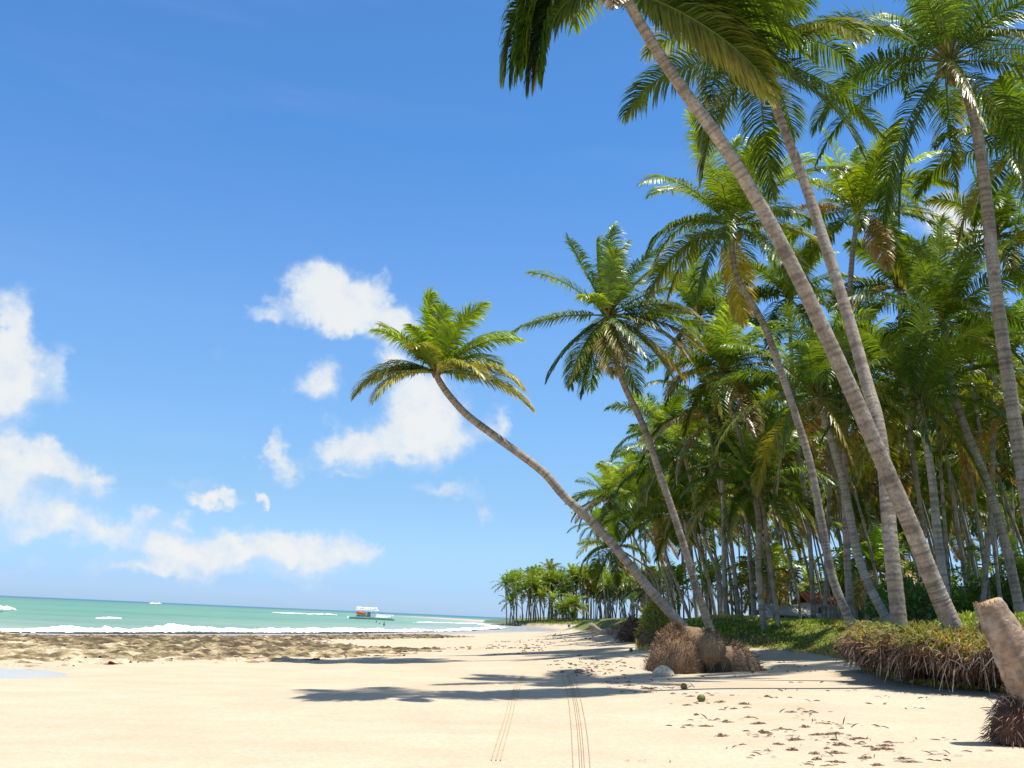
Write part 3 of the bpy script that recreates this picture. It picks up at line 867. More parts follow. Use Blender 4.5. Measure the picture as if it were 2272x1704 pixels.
P, O = edge_pts(2, 7, 220)
u = np.linspace(0, 1, 220)
env = np.clip(np.sin(np.clip(u * 1.05, 0, 1) * PI) * 2.2, 0, 1)
prof_r = [(-1.7, .98), (-.9, .95), (-.2, .88), (.30, .78), (.58, .66), (.54, .54), (.05, .46), (-.55, .32), (-1.1, .0)]
V = []
lipc = []
for k in range(220):
    zf = tz(P[k, 0] + O[k, 0] * .7, P[k, 1] + O[k, 1] * .7); zt = tz(*(P[k] - O[k] * 1.9))
    for j, (a, h) in enumerate(prof_r):
        nz = fbm(np.array([u[k] * 60]), np.array([j * .7]), oct=3, seed=70)[0] - .5
        big = fbm(np.array([u[k] * 14]), np.array([2.2]), oct=2, seed=72)[0] - .5
        out = a * (1 + .0 * nz) + (1.1 * big + .5 * nz) * (a > -.5)
        z = zf + (zt - zf) * h + ((.25 * nz + .55 * big) if -.8 < a and j < 7 else 0) - (.06 if j == 0 else 0)
        V.append((P[k, 0] + O[k, 0] * out * (.35 + .65 * env[k]), P[k, 1] + O[k, 1] * out * (.35 + .65 * env[k]), z))
        lipc.append(np.array([.17, .16, .05]) if j < 3 else np.array([.11, .07, .042]))
V = np.array(V).reshape(220, len(prof_r), 3)
ii = np.arange(220 * len(prof_r)).reshape(220, -1)
bb = MB(); bb.add(V, np.stack([ii[:-1, :-1], ii[1:, :-1], ii[1:, 1:], ii[:-1, 1:]], -1).reshape(-1, 4), np.array(lipc), True)
o = bb.obj('bank', M_ROOT); tag(o, 'eroded earth bank overhanging the sand under the palms', 'bank', kind='structure')
lip = V
rng = RS(88)
rb = MB()
n = 2600
k = rng.randint(4, 216, n); j = rng.choice([4, 5, 5, 6, 6], n)
Pn = lip[k, j] + rng.randn(n, 3) * .05
out = np.concatenate([O[k], np.zeros((n, 1))], 1)
D = out * (.1 + .5 * rng.rand(n, 1)) + np.array([0, 0, -1.0]) * (.25 + .7 * rng.rand(n, 1)) + rng.randn(n, 3) * .35
g = rng.rand(n, 1)
cl = (np.array([.12, .075, .05]) * (1 - g) + np.array([.32, .24, .18]) * g ** 3) * (.7 + .6 * rng.rand(n, 1))
ribbons(rb, Pn, D, .12 + .34 * rng.rand(n) ** 1.5, .010 + .016 * rng.rand(n), .7, 4, cl, rng=rng)
# longer pale roots reaching the sand
n = 90
k = rng.randint(20, 205, n)
Pn = lip[k, 4] + rng.randn(n, 3) * .06; out = np.concatenate([O[k], np.zeros((n, 1))], 1)
ribbons(rb, Pn, out * (.35 * rng.rand(n, 1)) + np.array([0, 0, -1.0]) + rng.randn(n, 3) * .22, .25 + .5 * rng.rand(n), .012 + .014 * rng.rand(n), .3, 4, np.array([.44, .35, .28]) * (.6 + .5 * rng.rand(n, 1)), tip_w=.5, rng=rng)
o = rb.obj('roots', M_ROOT); tag(o, 'fringe of bare brown roots hanging from the eroded bank', 'roots', kind='stuff')
# dead thatch on the lip
db = MB(); n = 5200
k = rng.randint(2, 218, n); j = rng.choice([1, 1, 2, 2, 2, 3, 3, 4], n)
Pn = lip[k, j] + rng.randn(n, 3) * np.array([.1, .1, .03]); out = np.concatenate([O[k], np.zeros((n, 1))], 1)
D = out * (.5 + .6 * rng.rand(n, 1)) + np.array([0, 0, .3]) * rng.randn(n, 1) + rng.randn(n, 3) * .5
g = rng.rand(n, 1)
cl = np.array([.34, .22, .11]) * g + np.array([.15, .09, .055]) * (1 - g)
gm = (rng.rand(n, 1) < .25) * 1.0
gm = np.where(np.array(j)[:, None] < 3, (rng.rand(n, 1) < .55) * 1.0, (rng.rand(n, 1) < .08) * 1.0)
cl = cl * (1 - gm) + np.array([.20, .24, .04]) * gm
ribbons(db, Pn, D, np.where(np.array(j) > 2, .07 + .13 * rng.rand(n), .10 + .2 * rng.rand(n)), .014 + .014 * rng.rand(n), 1.5, 3, cl * (.7 + .6 * rng.rand(n, 1)), rng=rng)
o = db.obj('dry_grass', M_GRASS); tag(o, 'dry brown thatch of dead grass spilling over the bank edge', 'dry grass', kind='stuff')

# grass on the bank
gb = MB(); pts = []
n0 = 110000
y = 16 + 40 * rng.rand(n0) ** 1.4; x = 3.5 + .53 * y * rng.rand(n0)
e = pdist(x, y, TREES)
den = fbm(x * .5, y * .5, oct=3, seed=91)
kp = (e > .25) & (e < 9) & (den > .26 + .26 * rng.rand(n0)) & (x < .56 * y + 1)
x, y, e = x[kp], y[kp], e[kp]
z = terrain(x, y); n = len(x)
D = np.stack([.35 * rng.randn(n) + .15, .35 * rng.randn(n), np.ones(n)], -1)
tall = fbm(x * .35, y * .35, oct=2, seed=93)
dry = sstep(.48, .64, fbm(x * .45 + 9, y * .45, oct=3, seed=95) + .12 * sstep(2.5, 0, e))[:, None]
cl = np.array([.24, .31, .03]) * (1 - dry) + np.array([.42, .35, .10]) * dry
ln = (.07 + .22 * tall) * (.6 + .7 * rng.rand(n))
ribbons(gb, np.stack([x, y, z - .02], -1), D, ln, .02 + .0011 * y, .9, 3, cl * (.65 + .7 * rng.rand(n, 1)), rng=rng)
print('grass', n)
n = 6500
k = rng.randint(2, 218, n); k2 = np.clip(k + 1, 0, 219); j = rng.randint(0, 4, n); f_ = rng.rand(n, 1)
Pn = lip[k, j] * (1 - f_) + lip[k2, np.minimum(j + 1, 4)] * f_
D = np.concatenate([O[k] * (.5 * rng.rand(n, 1)), np.ones((n, 1))], 1) + rng.randn(n, 3) * .35
dry = (rng.rand(n, 1) < .12 + .45 * (vn(Pn[:, 0:1] * 1.3, Pn[:, 1:2] * 1.3, seed=19) > .45)) * 1.0
ribbons(gb, Pn - np.array([0, 0, .02]), D, .06 + .22 * rng.rand(n) ** 1.6, .026, 1.6, 3, (np.array([.19, .25, .03]) * (1 - dry) + np.array([.36, .27, .09]) * dry) * (.6 + .7 * rng.rand(n, 1)), rng=rng)
# far strip of grass under the distant palms
n = 9000
x = -22 + 72 * rng.rand(n); y = 250 + 90 * rng.rand(n); e = pdist(x, y, TREES); kp = (e > .5) & (e < 14); x, y = x[kp], y[kp]; n = len(x)
D = np.stack([.3 * rng.randn(n), .3 * rng.randn(n), np.ones(n)], -1)
ribbons(gb, np.stack([x, y, terrain(x, y) - .05], -1), D, .35 + .4 * rng.rand(n), .3, .8, 2, np.array([.17, .22, .035]) * (.7 + .6 * rng.rand(n, 1)), rng=rng)
o = gb.obj('grass', M_GRASS); tag(o, 'yellow green grass covering the top of the bank', 'grass', kind='stuff')

# shrubs at the back right, between the trunks
for k in range(12):
    y = 46 + 34 * rng.rand(); x = y * (.36 + .16 * rng.rand()); z = tz(x, y)
    r_ = empty('shrub', (x, y, z), 'leafy dark green shrub between the grove trunks at the right', 'shrub', 'shrubs under the grove')
    m = 900; h = 1.4 + 1.6 * rng.rand()
    dd = norm(rng.randn(m, 3)); dd[:, 2] = np.abs(dd[:, 2])
    rad_ = (.35 + .65 * rng.rand(m, 1)) * np.array([h, h, h * .95]) * (.7 + .6 * vn(dd[:, 0] * 2.5 + k, dd[:, 1] * 2.5, dd[:, 2] * 2.5, seed=k))[:, None]
    sb = MB(); ribbons(sb, dd * rad_ + np.array([0, 0, .2]), dd + rng.randn(m, 3) * .8, .22 + .16 * rng.rand(m), .13, 1.0, 2, np.array([.07, .16, .022]) * (.6 + .8 * rng.rand(m, 1)), rng=rng)
    sb.obj('foliage', M_GRASS, r_)
    tb = MB()
    for q_ in range(5):
        a = q_ * 1.3
        tube(tb, [(0, 0, -.2), (math.cos(a) * h * .2, math.sin(a) * h * .2, h * .4), (math.cos(a) * h * .45, math.sin(a) * h * .45, h * .8)], [.05, .035, .012], 5, (.16, .12, .08))
    tb.obj('stem', M_BARK, r_)

# ------------------------------------------------------------------ root balls on the sand
def spikes(mb, P, Nn, n, rng, ln, w, down=.3, cols=((.17, .11, .07), (.40, .30, .20)), spread=.5):
    k = rng.randint(0, len(P), n)
    g = rng.rand(n, 1)
    cl = (np.array(cols[0]) * (1 - g) + np.array(cols[1]) * g ** 1.5) * (.75 + .5 * rng.rand(n, 1))
    ribbons(mb, P[k] + rng.randn(n, 3) * .03, Nn[k] + rng.randn(n, 3) * spread, ln * (.5 + rng.rand(n)), w * (.7 + .6 * rng.rand(n)), down, 3, cl, rng=rng)


g0 = ground(1530, 1494)
root = empty('root_ball', g0, 'large bristly brown palm root ball with an overhanging side, lying on the sand', 'root ball')
k0 = g0[1] / FPX                                 # metres per photo pixel there
b = MB()
def lean(V):
    V = V.copy(); V[..., 0] += .12 * V[..., 2]; return V
Vm, Nm = blob(b, (-.42, .3, -.08), (60 * k0, .8, 93 * k0), np.array([.20, .125, .07]), 40, 22, .16, 2.2, 11, True, lean)
Vr, Nr = blob(b, (.55, .3, .66), (40 * k0, .5, 36 * k0), np.array([.27, .18, .10]), 32, 18, .14, 2.0, 12)
blob(b, (.08, .5, .72), (48 * k0, .6, 42 * k0), np.array([.21, .14, .08]), 28, 16, .14, 2.0, 13)
blob(b, (.75, .75, .1), (.6, .3, .5), np.array([.10, .07, .045]), 24, 14, .2, 2.0, 14)  # back wall of the cavity, its shade put into a dark colour
b.obj('root_mass', M_ROOT, root)
rng = RS(12)
sb = MB()
spikes(sb, Vm, Nm * np.array([1, 1, .5]) + np.array([0, -.1, .45]), 3600, rng, .11, .012, .1, ((.15, .088, .048), (.44, .30, .18)), .5)
spikes(sb, Vr, Nr * .5 + np.array([.1, -.1, -.2]), 900, rng, .10, .012, 1.2, ((.17, .105, .06), (.44, .31, .19)))
up = Vr[:, 2] > .85
spikes(sb, Vr[up], Nr[up] + np.array([.5, 0, .3]), 420, rng, .14, .014, .8, ((.2, .125, .07), (.48, .35, .22)))
low = Vr[:, 2] < .5
spikes(sb, Vr[low], Nr[low] * .3 + np.array([0, 0, -1.0]), 240, rng, .22, .014, .6, ((.16, .10, .06), (.4, .3, .2)), .2)
top = Vm[:, 2] > .75
spikes(sb, Vm[top], Nm[top] + np.array([.3, 0, .6]), 300, rng, .18, .015, .3, ((.26, .16, .09), (.5, .35, .22)))
sb.obj('root_strands', M_ROOT, root)
g1 = ground(1640, 1490)
root = empty('root_ball', g1 + np.array([0, .25, 0]), 'small low root ball half buried right beside the large one', 'root ball')
b = MB(); V1, N1 = blob(b, (0, 0, -.06), (56 * k0, .6, 58 * k0), np.array([.24, .16, .095]), 32, 16, .12, 2, 14, True, lambda V: V + np.stack([-.18 * V[..., 2], 0 * V[..., 2], 0 * V[..., 2]], -1)); b.obj('root_mass', M_ROOT, root)
sb = MB(); right = V1[:, 0] > -.2
spikes(sb, V1[right], N1[right] + np.array([.6, -.2, -.1]), 700, rng, .15, .016, .6, ((.17, .105, .065), (.46, .33, .22)), .35); sb.obj('root_strands', M_ROOT, root)
# pale boulder-like lump of sand in front
g2 = ground(1472, 1500)
b = MB(); blob(b, (0, 0, -.05), (.33, .26, .33), np.array([.56, .45, .31]), 20, 10, .1, 1.6, 18, True)
o = b.obj('rock', M_ROCK); o.location = g2; tag(o, 'pale rounded rock on the sand before the large root ball', 'rock')

# grassy tussock at the foot of the low curved palm
g3 = at(1456, 1400, 39.5); zt_ = tz(g3[0], g3[1])
root = empty('tussock', (g3[0], g3[1], zt_ - .1), 'grass topped earth tussock at the foot of the low curved palm', 'tussock')
hh = 1.9 + (.72 - zt_ if zt_ < 1 else -.9)
b = MB(); V2, N2 = blob(b, (0, 0, 0), (.62, .7, max(hh, .9)), np.array([.15, .10, .06]), 28, 16, .14, 2, 21, True); b.obj('earth', M_ROOT, root)
gb2 = MB(); up = (V2[:, 2] > .25 * hh)
spikes(gb2, V2[up], N2[up] * .5 + np.array([.1, -.1, .7]), 2400, rng, .22, .03, 1.6, ((.20, .27, .03), (.36, .38, .07)), .5); gb2.obj('grass_tuft', M_GRASS, root)
rb2 = MB(); dn = V2[:, 2] <= .35 * hh
spikes(rb2, V2[dn], N2[dn] * .5 + np.array([0, 0, -.6]), 500, rng, .25, .02, .5); rb2.obj('root_strands', M_ROOT, root)

# fallen log with root plate
g4 = ground(1400, 1424)
k4 = g4[1] / FPX
root = empty('fallen_palm', g4, 'fallen grey palm log with dark upturned root plate on the far sand', 'fallen palm')
b = MB(); trunk_mesh(b, np.array([(-34 * k4, .2, .28), (-50 * k4, 0, .45), (-70 * k4, -.3, 18 * k4), (-95 * k4, -.5, 31 * k4)]) + np.array([.1, 0, 0]), .17, .13, 12, .1, 31, 1.25, tint=(.34, .29, .24)); b.obj('trunk', M_BARK, root)
b = MB(); V4, N4 = blob(b, (8 * k4, 0, 16 * k4), (30 * k4, .9, 20 * k4), np.array([.095, .065, .045]), 30, 18, .22, 2.2, 23)
V5, N5 = blob(b, (0 * k4, .1, 32 * k4), (17 * k4, .6, 13 * k4), np.array([.11, .075, .05]), 24, 14, .25, 2.2, 26); b.obj('root_mass', M_ROOT, root)
sb = MB(); spikes(sb, V4, N4, 800, rng, .3, .035, .5, ((.09, .06, .04), (.26, .19, .13))); spikes(sb, V5, N5, 300, rng, .35, .035, .4, ((.09, .06, .04), (.26, .19, .13))); sb.obj('root_strands', M_ROOT, root)

# broken stump at the right
g5 = ground(2232, 1652)
k5 = g5[1] / FPX
root = empty('palm_stump', g5, 'broken leaning palm stump with bare sawn top at the right edge', 'stump')
def sp5(px, py, dy=0):
    return at(px, py, g5[1] + dy) - g5
Pst = np.array([sp5(2292, 1650), sp5(2294, 1590), sp5(2287, 1535), sp5(2268, 1485), sp5(2243, 1435), sp5(2216, 1385), sp5(2192, 1338)])
b = MB(); w5 = 46 * k5
Q5 = catmull(Pst, 60); h5 = np.linspace(0, 1, 60)
R5 = np.interp(h5, [0, .2, .5, .8, 1], [1.05, .98, 1.0, .82, .66]) * w5 * (1 + .05 * (fbm(h5 * 22, h5 * 0, oct=2, seed=64) - .5) + .018 * np.where(np.arange(60) % 7 < 2, 1, -.4))
wn = fbm(h5 * 9, h5 * 0, oct=3, seed=61)
A5, H5 = np.meshgrid(np.arange(24) * 2 * PI / 24, h5, indexing='xy')
st5 = fbm(np.cos(A5) * 3 + 5, np.sin(A5) * 3, H5 * 2.2, 4, 62)[..., None]; gr5 = sstep(.50, .60, fbm(np.cos(A5) * 1.5, np.sin(A5) * 1.5, H5 * 6, 4, 63))[..., None] * .75
c5 = np.array([.30, .215, .150]) * (.45 + 1.05 * st5) * (1 - gr5) + np.array([.38, .32, .265]) * gr5
c5 = c5 * (1 - .35 * sstep(.60, .64, fbm(np.cos(A5) * 5, np.sin(A5) * 5, H5 * .8, 3, 66))[..., None]) * np.where(np.arange(60) % 7 < 1, .8, 1)[:, None, None]
c5 = (c5 * (.8 + .4 * wn)[:, None, None]).reshape(-1, 3)
tube(b, Q5, R5, 24, c5, wob=.07, seed=5)
b.obj('trunk', M_STUMP, root)
b = MB(); tdir = norm(Q5[-1] - Q5[-3]); tp = Q5[-1]
ff = axis_frame(tdir)
tube(b, [tp - tdir * .02, tp + tdir * .012], [R5[-1] * .97, R5[-1] * .9], 20, (.42, .27, .15), wob=.1, seed=3)
b.obj('cut_face', M_STUMP, root)
b = MB(); an_ = RS(8).rand(110) * 2 * PI
rim = tp + (np.cos(an_)[:, None] * ff[:3, 0] + np.sin(an_)[:, None] * ff[:3, 1]) * R5[-1] * (.75 + .25 * RS(9).rand(110, 1))
ribbons(b, rim - tdir * .02, np.tile(tdir, (110, 1)) + RS(10).randn(110, 3) * .3, .03 + .05 * RS(11).rand(110), .012, .2, 2, np.array([.40, .28, .17]) * (.6 + .8 * RS(12).rand(110, 1)), rng=RS(13))
b.obj('torn_fibre', M_ROOT, root)
b = MB(); V6, N6 = blob(b, sp5(2275, 1650), (66 * k5, .32, 100 * k5), np.array([.12, .065, .045]), 30, 16, .14, 2.4, 27, True); b.obj('root_mass', M_ROOT, root)
sb = MB(); spikes(sb, V6, N6 * np.array([1, 1, .2]) + np.array([-.1, -.1, -.75]), 1500, rng, .16, .010, .5, ((.09, .045, .035), (.30, .18, .13)), .35)
spikes(sb, V6, N6 + np.array([0, 0, -.3]), 160, rng, .18, .014, .6, ((.3, .22, .16), (.5, .42, .33)), .4); sb.obj('root_strands', M_ROOT, root)

# root boss at the foot of the tallest palm
g6 = np.array(P1.location) + np.array([.34, -.30, 0]); z6 = tz(g6[0], g6[1]) + .12
root = empty('root_clump', (g6[0], g6[1], z6 - .05), 'grey shaggy clump of aerial roots at the foot of the tallest palm', 'roots')
b = MB(); V7, N7 = blob(b, (0, 0, 0), (.36, .36, .74), np.array([.2, .15, .12]), 24, 14, .2, 2.2, 29, True); b.obj('root_mass', M_ROOT, root)
sb = MB(); spikes(sb, V7, N7 * .7 + np.array([0, 0, -.5]), 1200, rng, .13, .018, 1.0, ((.14, .10, .09), (.46, .40, .36))); sb.obj('root_strands', M_ROOT, root)

# ------------------------------------------------------------------ litter, coconuts, tracks
def clump(seed):
    r = RS(seed); b = MB(); n = 46
    P = np.clip(r.randn(n, 3), -1.6, 1.6) * np.array([.07, .035, 0]) + np.array([0, 0, .008])
    P[:, 2] += np.abs(.05 * np.exp(-(P[:, 0] / .1) ** 2) * r.rand(n))
    D = np.stack([r.randn(n), r.randn(n) * .5, .25 * np.abs(r.randn(n))], -1)
    ribbons(b, P, D, .04 + .07 * r.rand(n), .02, 1.6, 3, np.array([.27, .175, .12]) * (.6 + .9 * r.rand(n, 1)), rng=r)
    blob(b, (0, 0, 0), (.09 + .05 * r.rand(), .05, .03 + .02 * r.rand()), np.array([.25, .165, .11]), 12, 6, .35, 3, seed, True)
    return b.mesh('seaweed_clump', M_LITTER)


cm = [clump(400 + k) for k in range(6)]
Z1 = [(1570, 980), (1600, 910), (1640, 1060), (1890, 1120), (1840, 960), (2030, 970), (1950, 1010), (2070, 1080), (2050, 1190), (1850, 1235), (2150, 1130), (1230, 845), (1090, 790), (1100, 820), (920, 790), (1240, 876), (1580, 1150), (1720, 1150), (2180, 1200)]
Z2 = [(50, 1135), (100, 1210), (230, 1178), (310, 1036), (200, 1305), (320, 1350), (530, 1222), (600, 1335), (680, 1374), (500, 1384), (870, 1252), (710, 1306), (920, 1418), (1010, 1474), (1230, 1424), (1280, 1450), (1080, 1312), (520, 1428), (690, 1448), (340, 1270), (420, 1163), (670, 1214), (110, 912), (1000, 1352), (1070, 1346)]
lst = [(1100 + a / 3.687, 1300 + b_ / 3.687) for a, b_ in Z1] + [(1672 + a / 3.687, 1300 + b_ / 3.687) for a, b_ in Z2]
rng = RS(99)
for k, (px, py) in enumerate(lst):
    g = ground(px, py)
    o = link('seaweed_clump', cm[k % 6]); o.location = g; o.rotation_euler = (0, 0, rng.rand() * .8 - .4); o.scale = (.35 + .6 * rng.rand(), .3 + .3 * rng.rand(), .3 + .3 * rng.rand())
    tag(o, 'small dark tuft of dried seaweed scattered on the sand at the lower right', 'seaweed', 'dried seaweed tufts on the sand')
# finer litter: strand lines further up the beach
lb = MB(); pts = []
for (px, py, sx, sy, m) in [(1150, 1432, 40, 6, 60), (1170, 1442, 40, 4, 60), (1270, 1415, 50, 4, 40), (1110, 1437, 60, 4, 40), (1290, 1480, 40, 7, 70), (1320, 1490, 45, 6, 60), (1250, 1462, 50, 8, 30), (1430, 1520, 40, 10, 50), (1480, 1535, 70, 8, 40), (1020, 1438, 20, 3, 25), (1340, 1410, 40, 5, 40),
                         (1750, 1600, 190, 60, 160), (1900, 1660, 200, 35, 140), (1980, 1500, 160, 40, 50), (1250, 1420, 80, 6, 70), (1760, 1480, 60, 8, 30)]:
    for _ in range(m // 5):
        pts.append((px + sx * rng.randn(), py + sy * rng.randn()))
G = []
for px, py in pts:
    g = ground(px, min(py, 1760))
    if pdist(g[0:1], g[1:2], TREES)[0] < -.3 and pdist(g[0:1], g[1:2], LAND)[0] > 2: G.append(g)
G = np.array(G); n = len(G)
rep = 4
P = np.repeat(G, rep, 0) + rng.randn(n * rep, 3) * np.array([.10, .06, 0]) * (1 + np.repeat(G[:, 1:2], rep, 0) / 30)
P[:, 2] = terrain(P[:, 0], P[:, 1]) + .012
D = np.stack([rng.randn(n * rep), rng.randn(n * rep) * .5, .25 * rng.rand(n * rep)], -1)
ribbons(lb, P, D, (.04 + .07 * rng.rand(n * rep)) * (1 + P[:, 1] / 40), .006 + .0009 * P[:, 1], .6, 2, np.array([.22, .14, .10]) * (.6 + .9 * rng.rand(n * rep, 1)), rng=rng)
o = lb.obj('litter', M_LITTER); tag(o, 'thin strand lines of dry leaf bits and weed on the sand', 'litter', kind='stuff')

for px, py, c, lab in [(1517, 1530, (.30, .19, .07), 'brown coconut on the sand below the large root ball'), (1556, 1557, (.13, .15, .04), 'green coconut nearest the camera on open sand'),
                       (1400, 1446, (.22, .17, .05), 'coconut left of the large root ball by a palm shadow'), (1670, 1493, (.34, .22, .09), 'coconut against the small root ball')]:
    g = ground(px, py); b = MB(); blob(b, (0, 0, .055), (.075, .065, .065), np.array(c), 16, 10, .05, 1.5, 3)
    tube(b, [(.065, 0, .058), (.082, 0, .06)], [.02, .013], 8, (.16, .11, .06))
    o = b.obj('coconut', M_HUSK); o.location = g; o.rotation_euler = (0, 0, rng.rand() * 6); tag(o, lab, 'coconut')

# tyre tracks: ribbons in disturbed sand colour, darkened for the shade in the grooves
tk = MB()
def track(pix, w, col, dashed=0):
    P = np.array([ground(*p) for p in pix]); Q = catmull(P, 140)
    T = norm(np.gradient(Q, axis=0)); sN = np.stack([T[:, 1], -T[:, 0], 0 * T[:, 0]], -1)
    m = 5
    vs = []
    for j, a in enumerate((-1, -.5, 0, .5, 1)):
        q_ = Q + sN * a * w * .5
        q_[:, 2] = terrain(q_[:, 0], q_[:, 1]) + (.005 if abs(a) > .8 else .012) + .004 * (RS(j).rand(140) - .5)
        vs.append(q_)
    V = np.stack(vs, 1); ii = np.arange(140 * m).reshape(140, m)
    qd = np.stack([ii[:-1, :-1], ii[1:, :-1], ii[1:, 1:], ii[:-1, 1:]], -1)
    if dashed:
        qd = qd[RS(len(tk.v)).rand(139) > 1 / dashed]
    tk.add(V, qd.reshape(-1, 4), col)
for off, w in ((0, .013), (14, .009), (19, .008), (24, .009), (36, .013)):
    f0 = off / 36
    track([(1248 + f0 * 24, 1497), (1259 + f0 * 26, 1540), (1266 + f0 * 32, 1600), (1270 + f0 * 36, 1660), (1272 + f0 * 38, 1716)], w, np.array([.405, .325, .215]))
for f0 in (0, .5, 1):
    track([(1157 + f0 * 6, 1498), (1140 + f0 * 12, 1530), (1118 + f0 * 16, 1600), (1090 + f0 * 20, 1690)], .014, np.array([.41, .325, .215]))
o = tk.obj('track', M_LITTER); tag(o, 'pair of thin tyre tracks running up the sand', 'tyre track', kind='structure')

# ------------------------------------------------------------------ boat
bx, by = seapt(826, 1374.5)
kb = by / FPX
root = empty('tour_boat', (bx, by, SEA), 'white tour boat with flat roof and orange float moored off the beach', 'boat')
Lb = 96 * kb
hull = MB()
st = np.linspace(-.5, .5, 17)
rows = []
for t in st:
    w = 1.9 * (1 - max(0, (t - .18) / .32) ** 2.2) + .05
    sh = .72 + .35 * max(0, t) ** 2 * 2
    rows.append([(t * Lb, -w * .75, -.3), (t * Lb, -w * .95, .1), (t * Lb, -w, .55), (t * Lb, -w, sh), (t * Lb, -w * .9, sh), (t * Lb, w * .9, sh), (t * Lb, w, sh), (t * Lb, w, .55), (t * Lb, w * .95, .1), (t * Lb, w * .75, -.3)])
V = np.array(rows); ii = np.arange(170).reshape(17, 10)
qd = np.stack([ii[:-1, :-1], ii[1:, :-1], ii[1:, 1:], ii[:-1, 1:]], -1).reshape(-1, 4)
cc = np.tile(np.array([(.06, .12, .11), (.1, .2, .18), (.50, .62, .58), (.85, .86, .84), (.8, .8, .76), (.8, .8, .76), (.85, .86, .84), (.5, .62, .58), (.1, .2, .18), (.06, .12, .11)]), (17, 1))
hull.add(V, qd, cc)
hull.add(V[0], [(0, 1, 8, 9), (1, 2, 7, 8), (2, 3, 6, 7), (3, 4, 5, 6)], (.7, .72, .7))
hull.obj('hull', M_PAINT, root)
b = MB(); box(b, (-.50 * Lb - 1.0, -.8, .2), (-.50 * Lb + .3, .8, .75), (.85, .86, .86), (.8, .8)); b.obj('engine_platform', M_PAINT, root)
x0, x1 = -.37 * Lb, .11 * Lb
b = MB(); box(b, (x0, -1.8, 2.75), (x1, 1.8, 2.98), (.86, .87, .86), (.97, .95))
b.obj('roof', M_PAINT, root)
b = MB(); rr_ = RS(3)
for q_ in range(9):
    xx = x0 - .2 + (x1 - x0) * q_ / 9
    blob(b, (xx + .45, -.4 + .5 * rr_.rand(), 3.25), (.42, 1.0, .35 + .14 * rr_.rand()), np.array([.82, .81, .76]) * (.75 + .3 * rr_.rand()), 10, 7, .25, 2, q_)
b.obj('life_vests', M_PAINT, root)
for q_ in range(5):
    for sy in (-1.65, 1.65):
        b = MB(); xx = x0 + .2 + (x1 - x0 - .4) * q_ / 4; tube(b, [(xx, sy, .7), (xx, sy, 2.76)], .05, 6, (.75, .76, .75)); b.obj('post', M_PAINT, root)
b = MB(); tube(b, [(x0 + .1, -1.5, 1.75), (x0 + .6, -1.5, 1.9), (x0 + 1.7, -1.5, 1.88), (x0 + 3.0, -1.5, 1.75), (x0 + 3.5, -1.5, 1.65)], [.1, .45, .5, .38, .08], 10, (.80, .16, .04)); b.obj('orange_float', M_PAINT, root)
b = MB(); box(b, (x0 + .3, -1.2, .7), (x0 + 3.0, 1.2, 1.35), (.34, .42, .36)); b.obj('bench', M_PAINT, root)
b = MB(); box(b, (x0 + 3.5, -.7, .7), (x0 + 4.4, .7, 2.2), (.28, .27, .25), (.9, .9)); box(b, (x0 + 3.2, -.9, .7), (x0 + 3.49, .9, 1.4), (.75, .62, .12)); b.obj('helm', M_PAINT, root)
b = MB()
for q_ in range(11):
    xx = .06 * Lb + .40 * Lb * q_ / 10
    for sy in (-1, 1):
        tube(b, [(xx, sy * 1.55 * (1 - .5 * (q_ / 10) ** 2), .7), (xx, sy * 1.55 * (1 - .5 * (q_ / 10) ** 2), 1.55)], .05, 5, (.86, .85, .8))
for sy in (-1, 1):
    for zz in (1.1, 1.55):
        tube(b, [(.06 * Lb + .40 * Lb * q_ / 10, sy * 1.55 * (1 - .5 * (q_ / 10) ** 2), zz) for q_ in range(11)], .06, 5, (.86, .85, .8))
b.obj('railing', M_PAINT, root)
b = MB(); box(b, (.08 * Lb, -1.0, .72), (.40 * Lb, 1.0, 1.45), (.84, .80, .70), (.95, .85)); b.obj('deck_seat', M_PAINT, root)
root.rotation_euler = (0, 0, -.05)

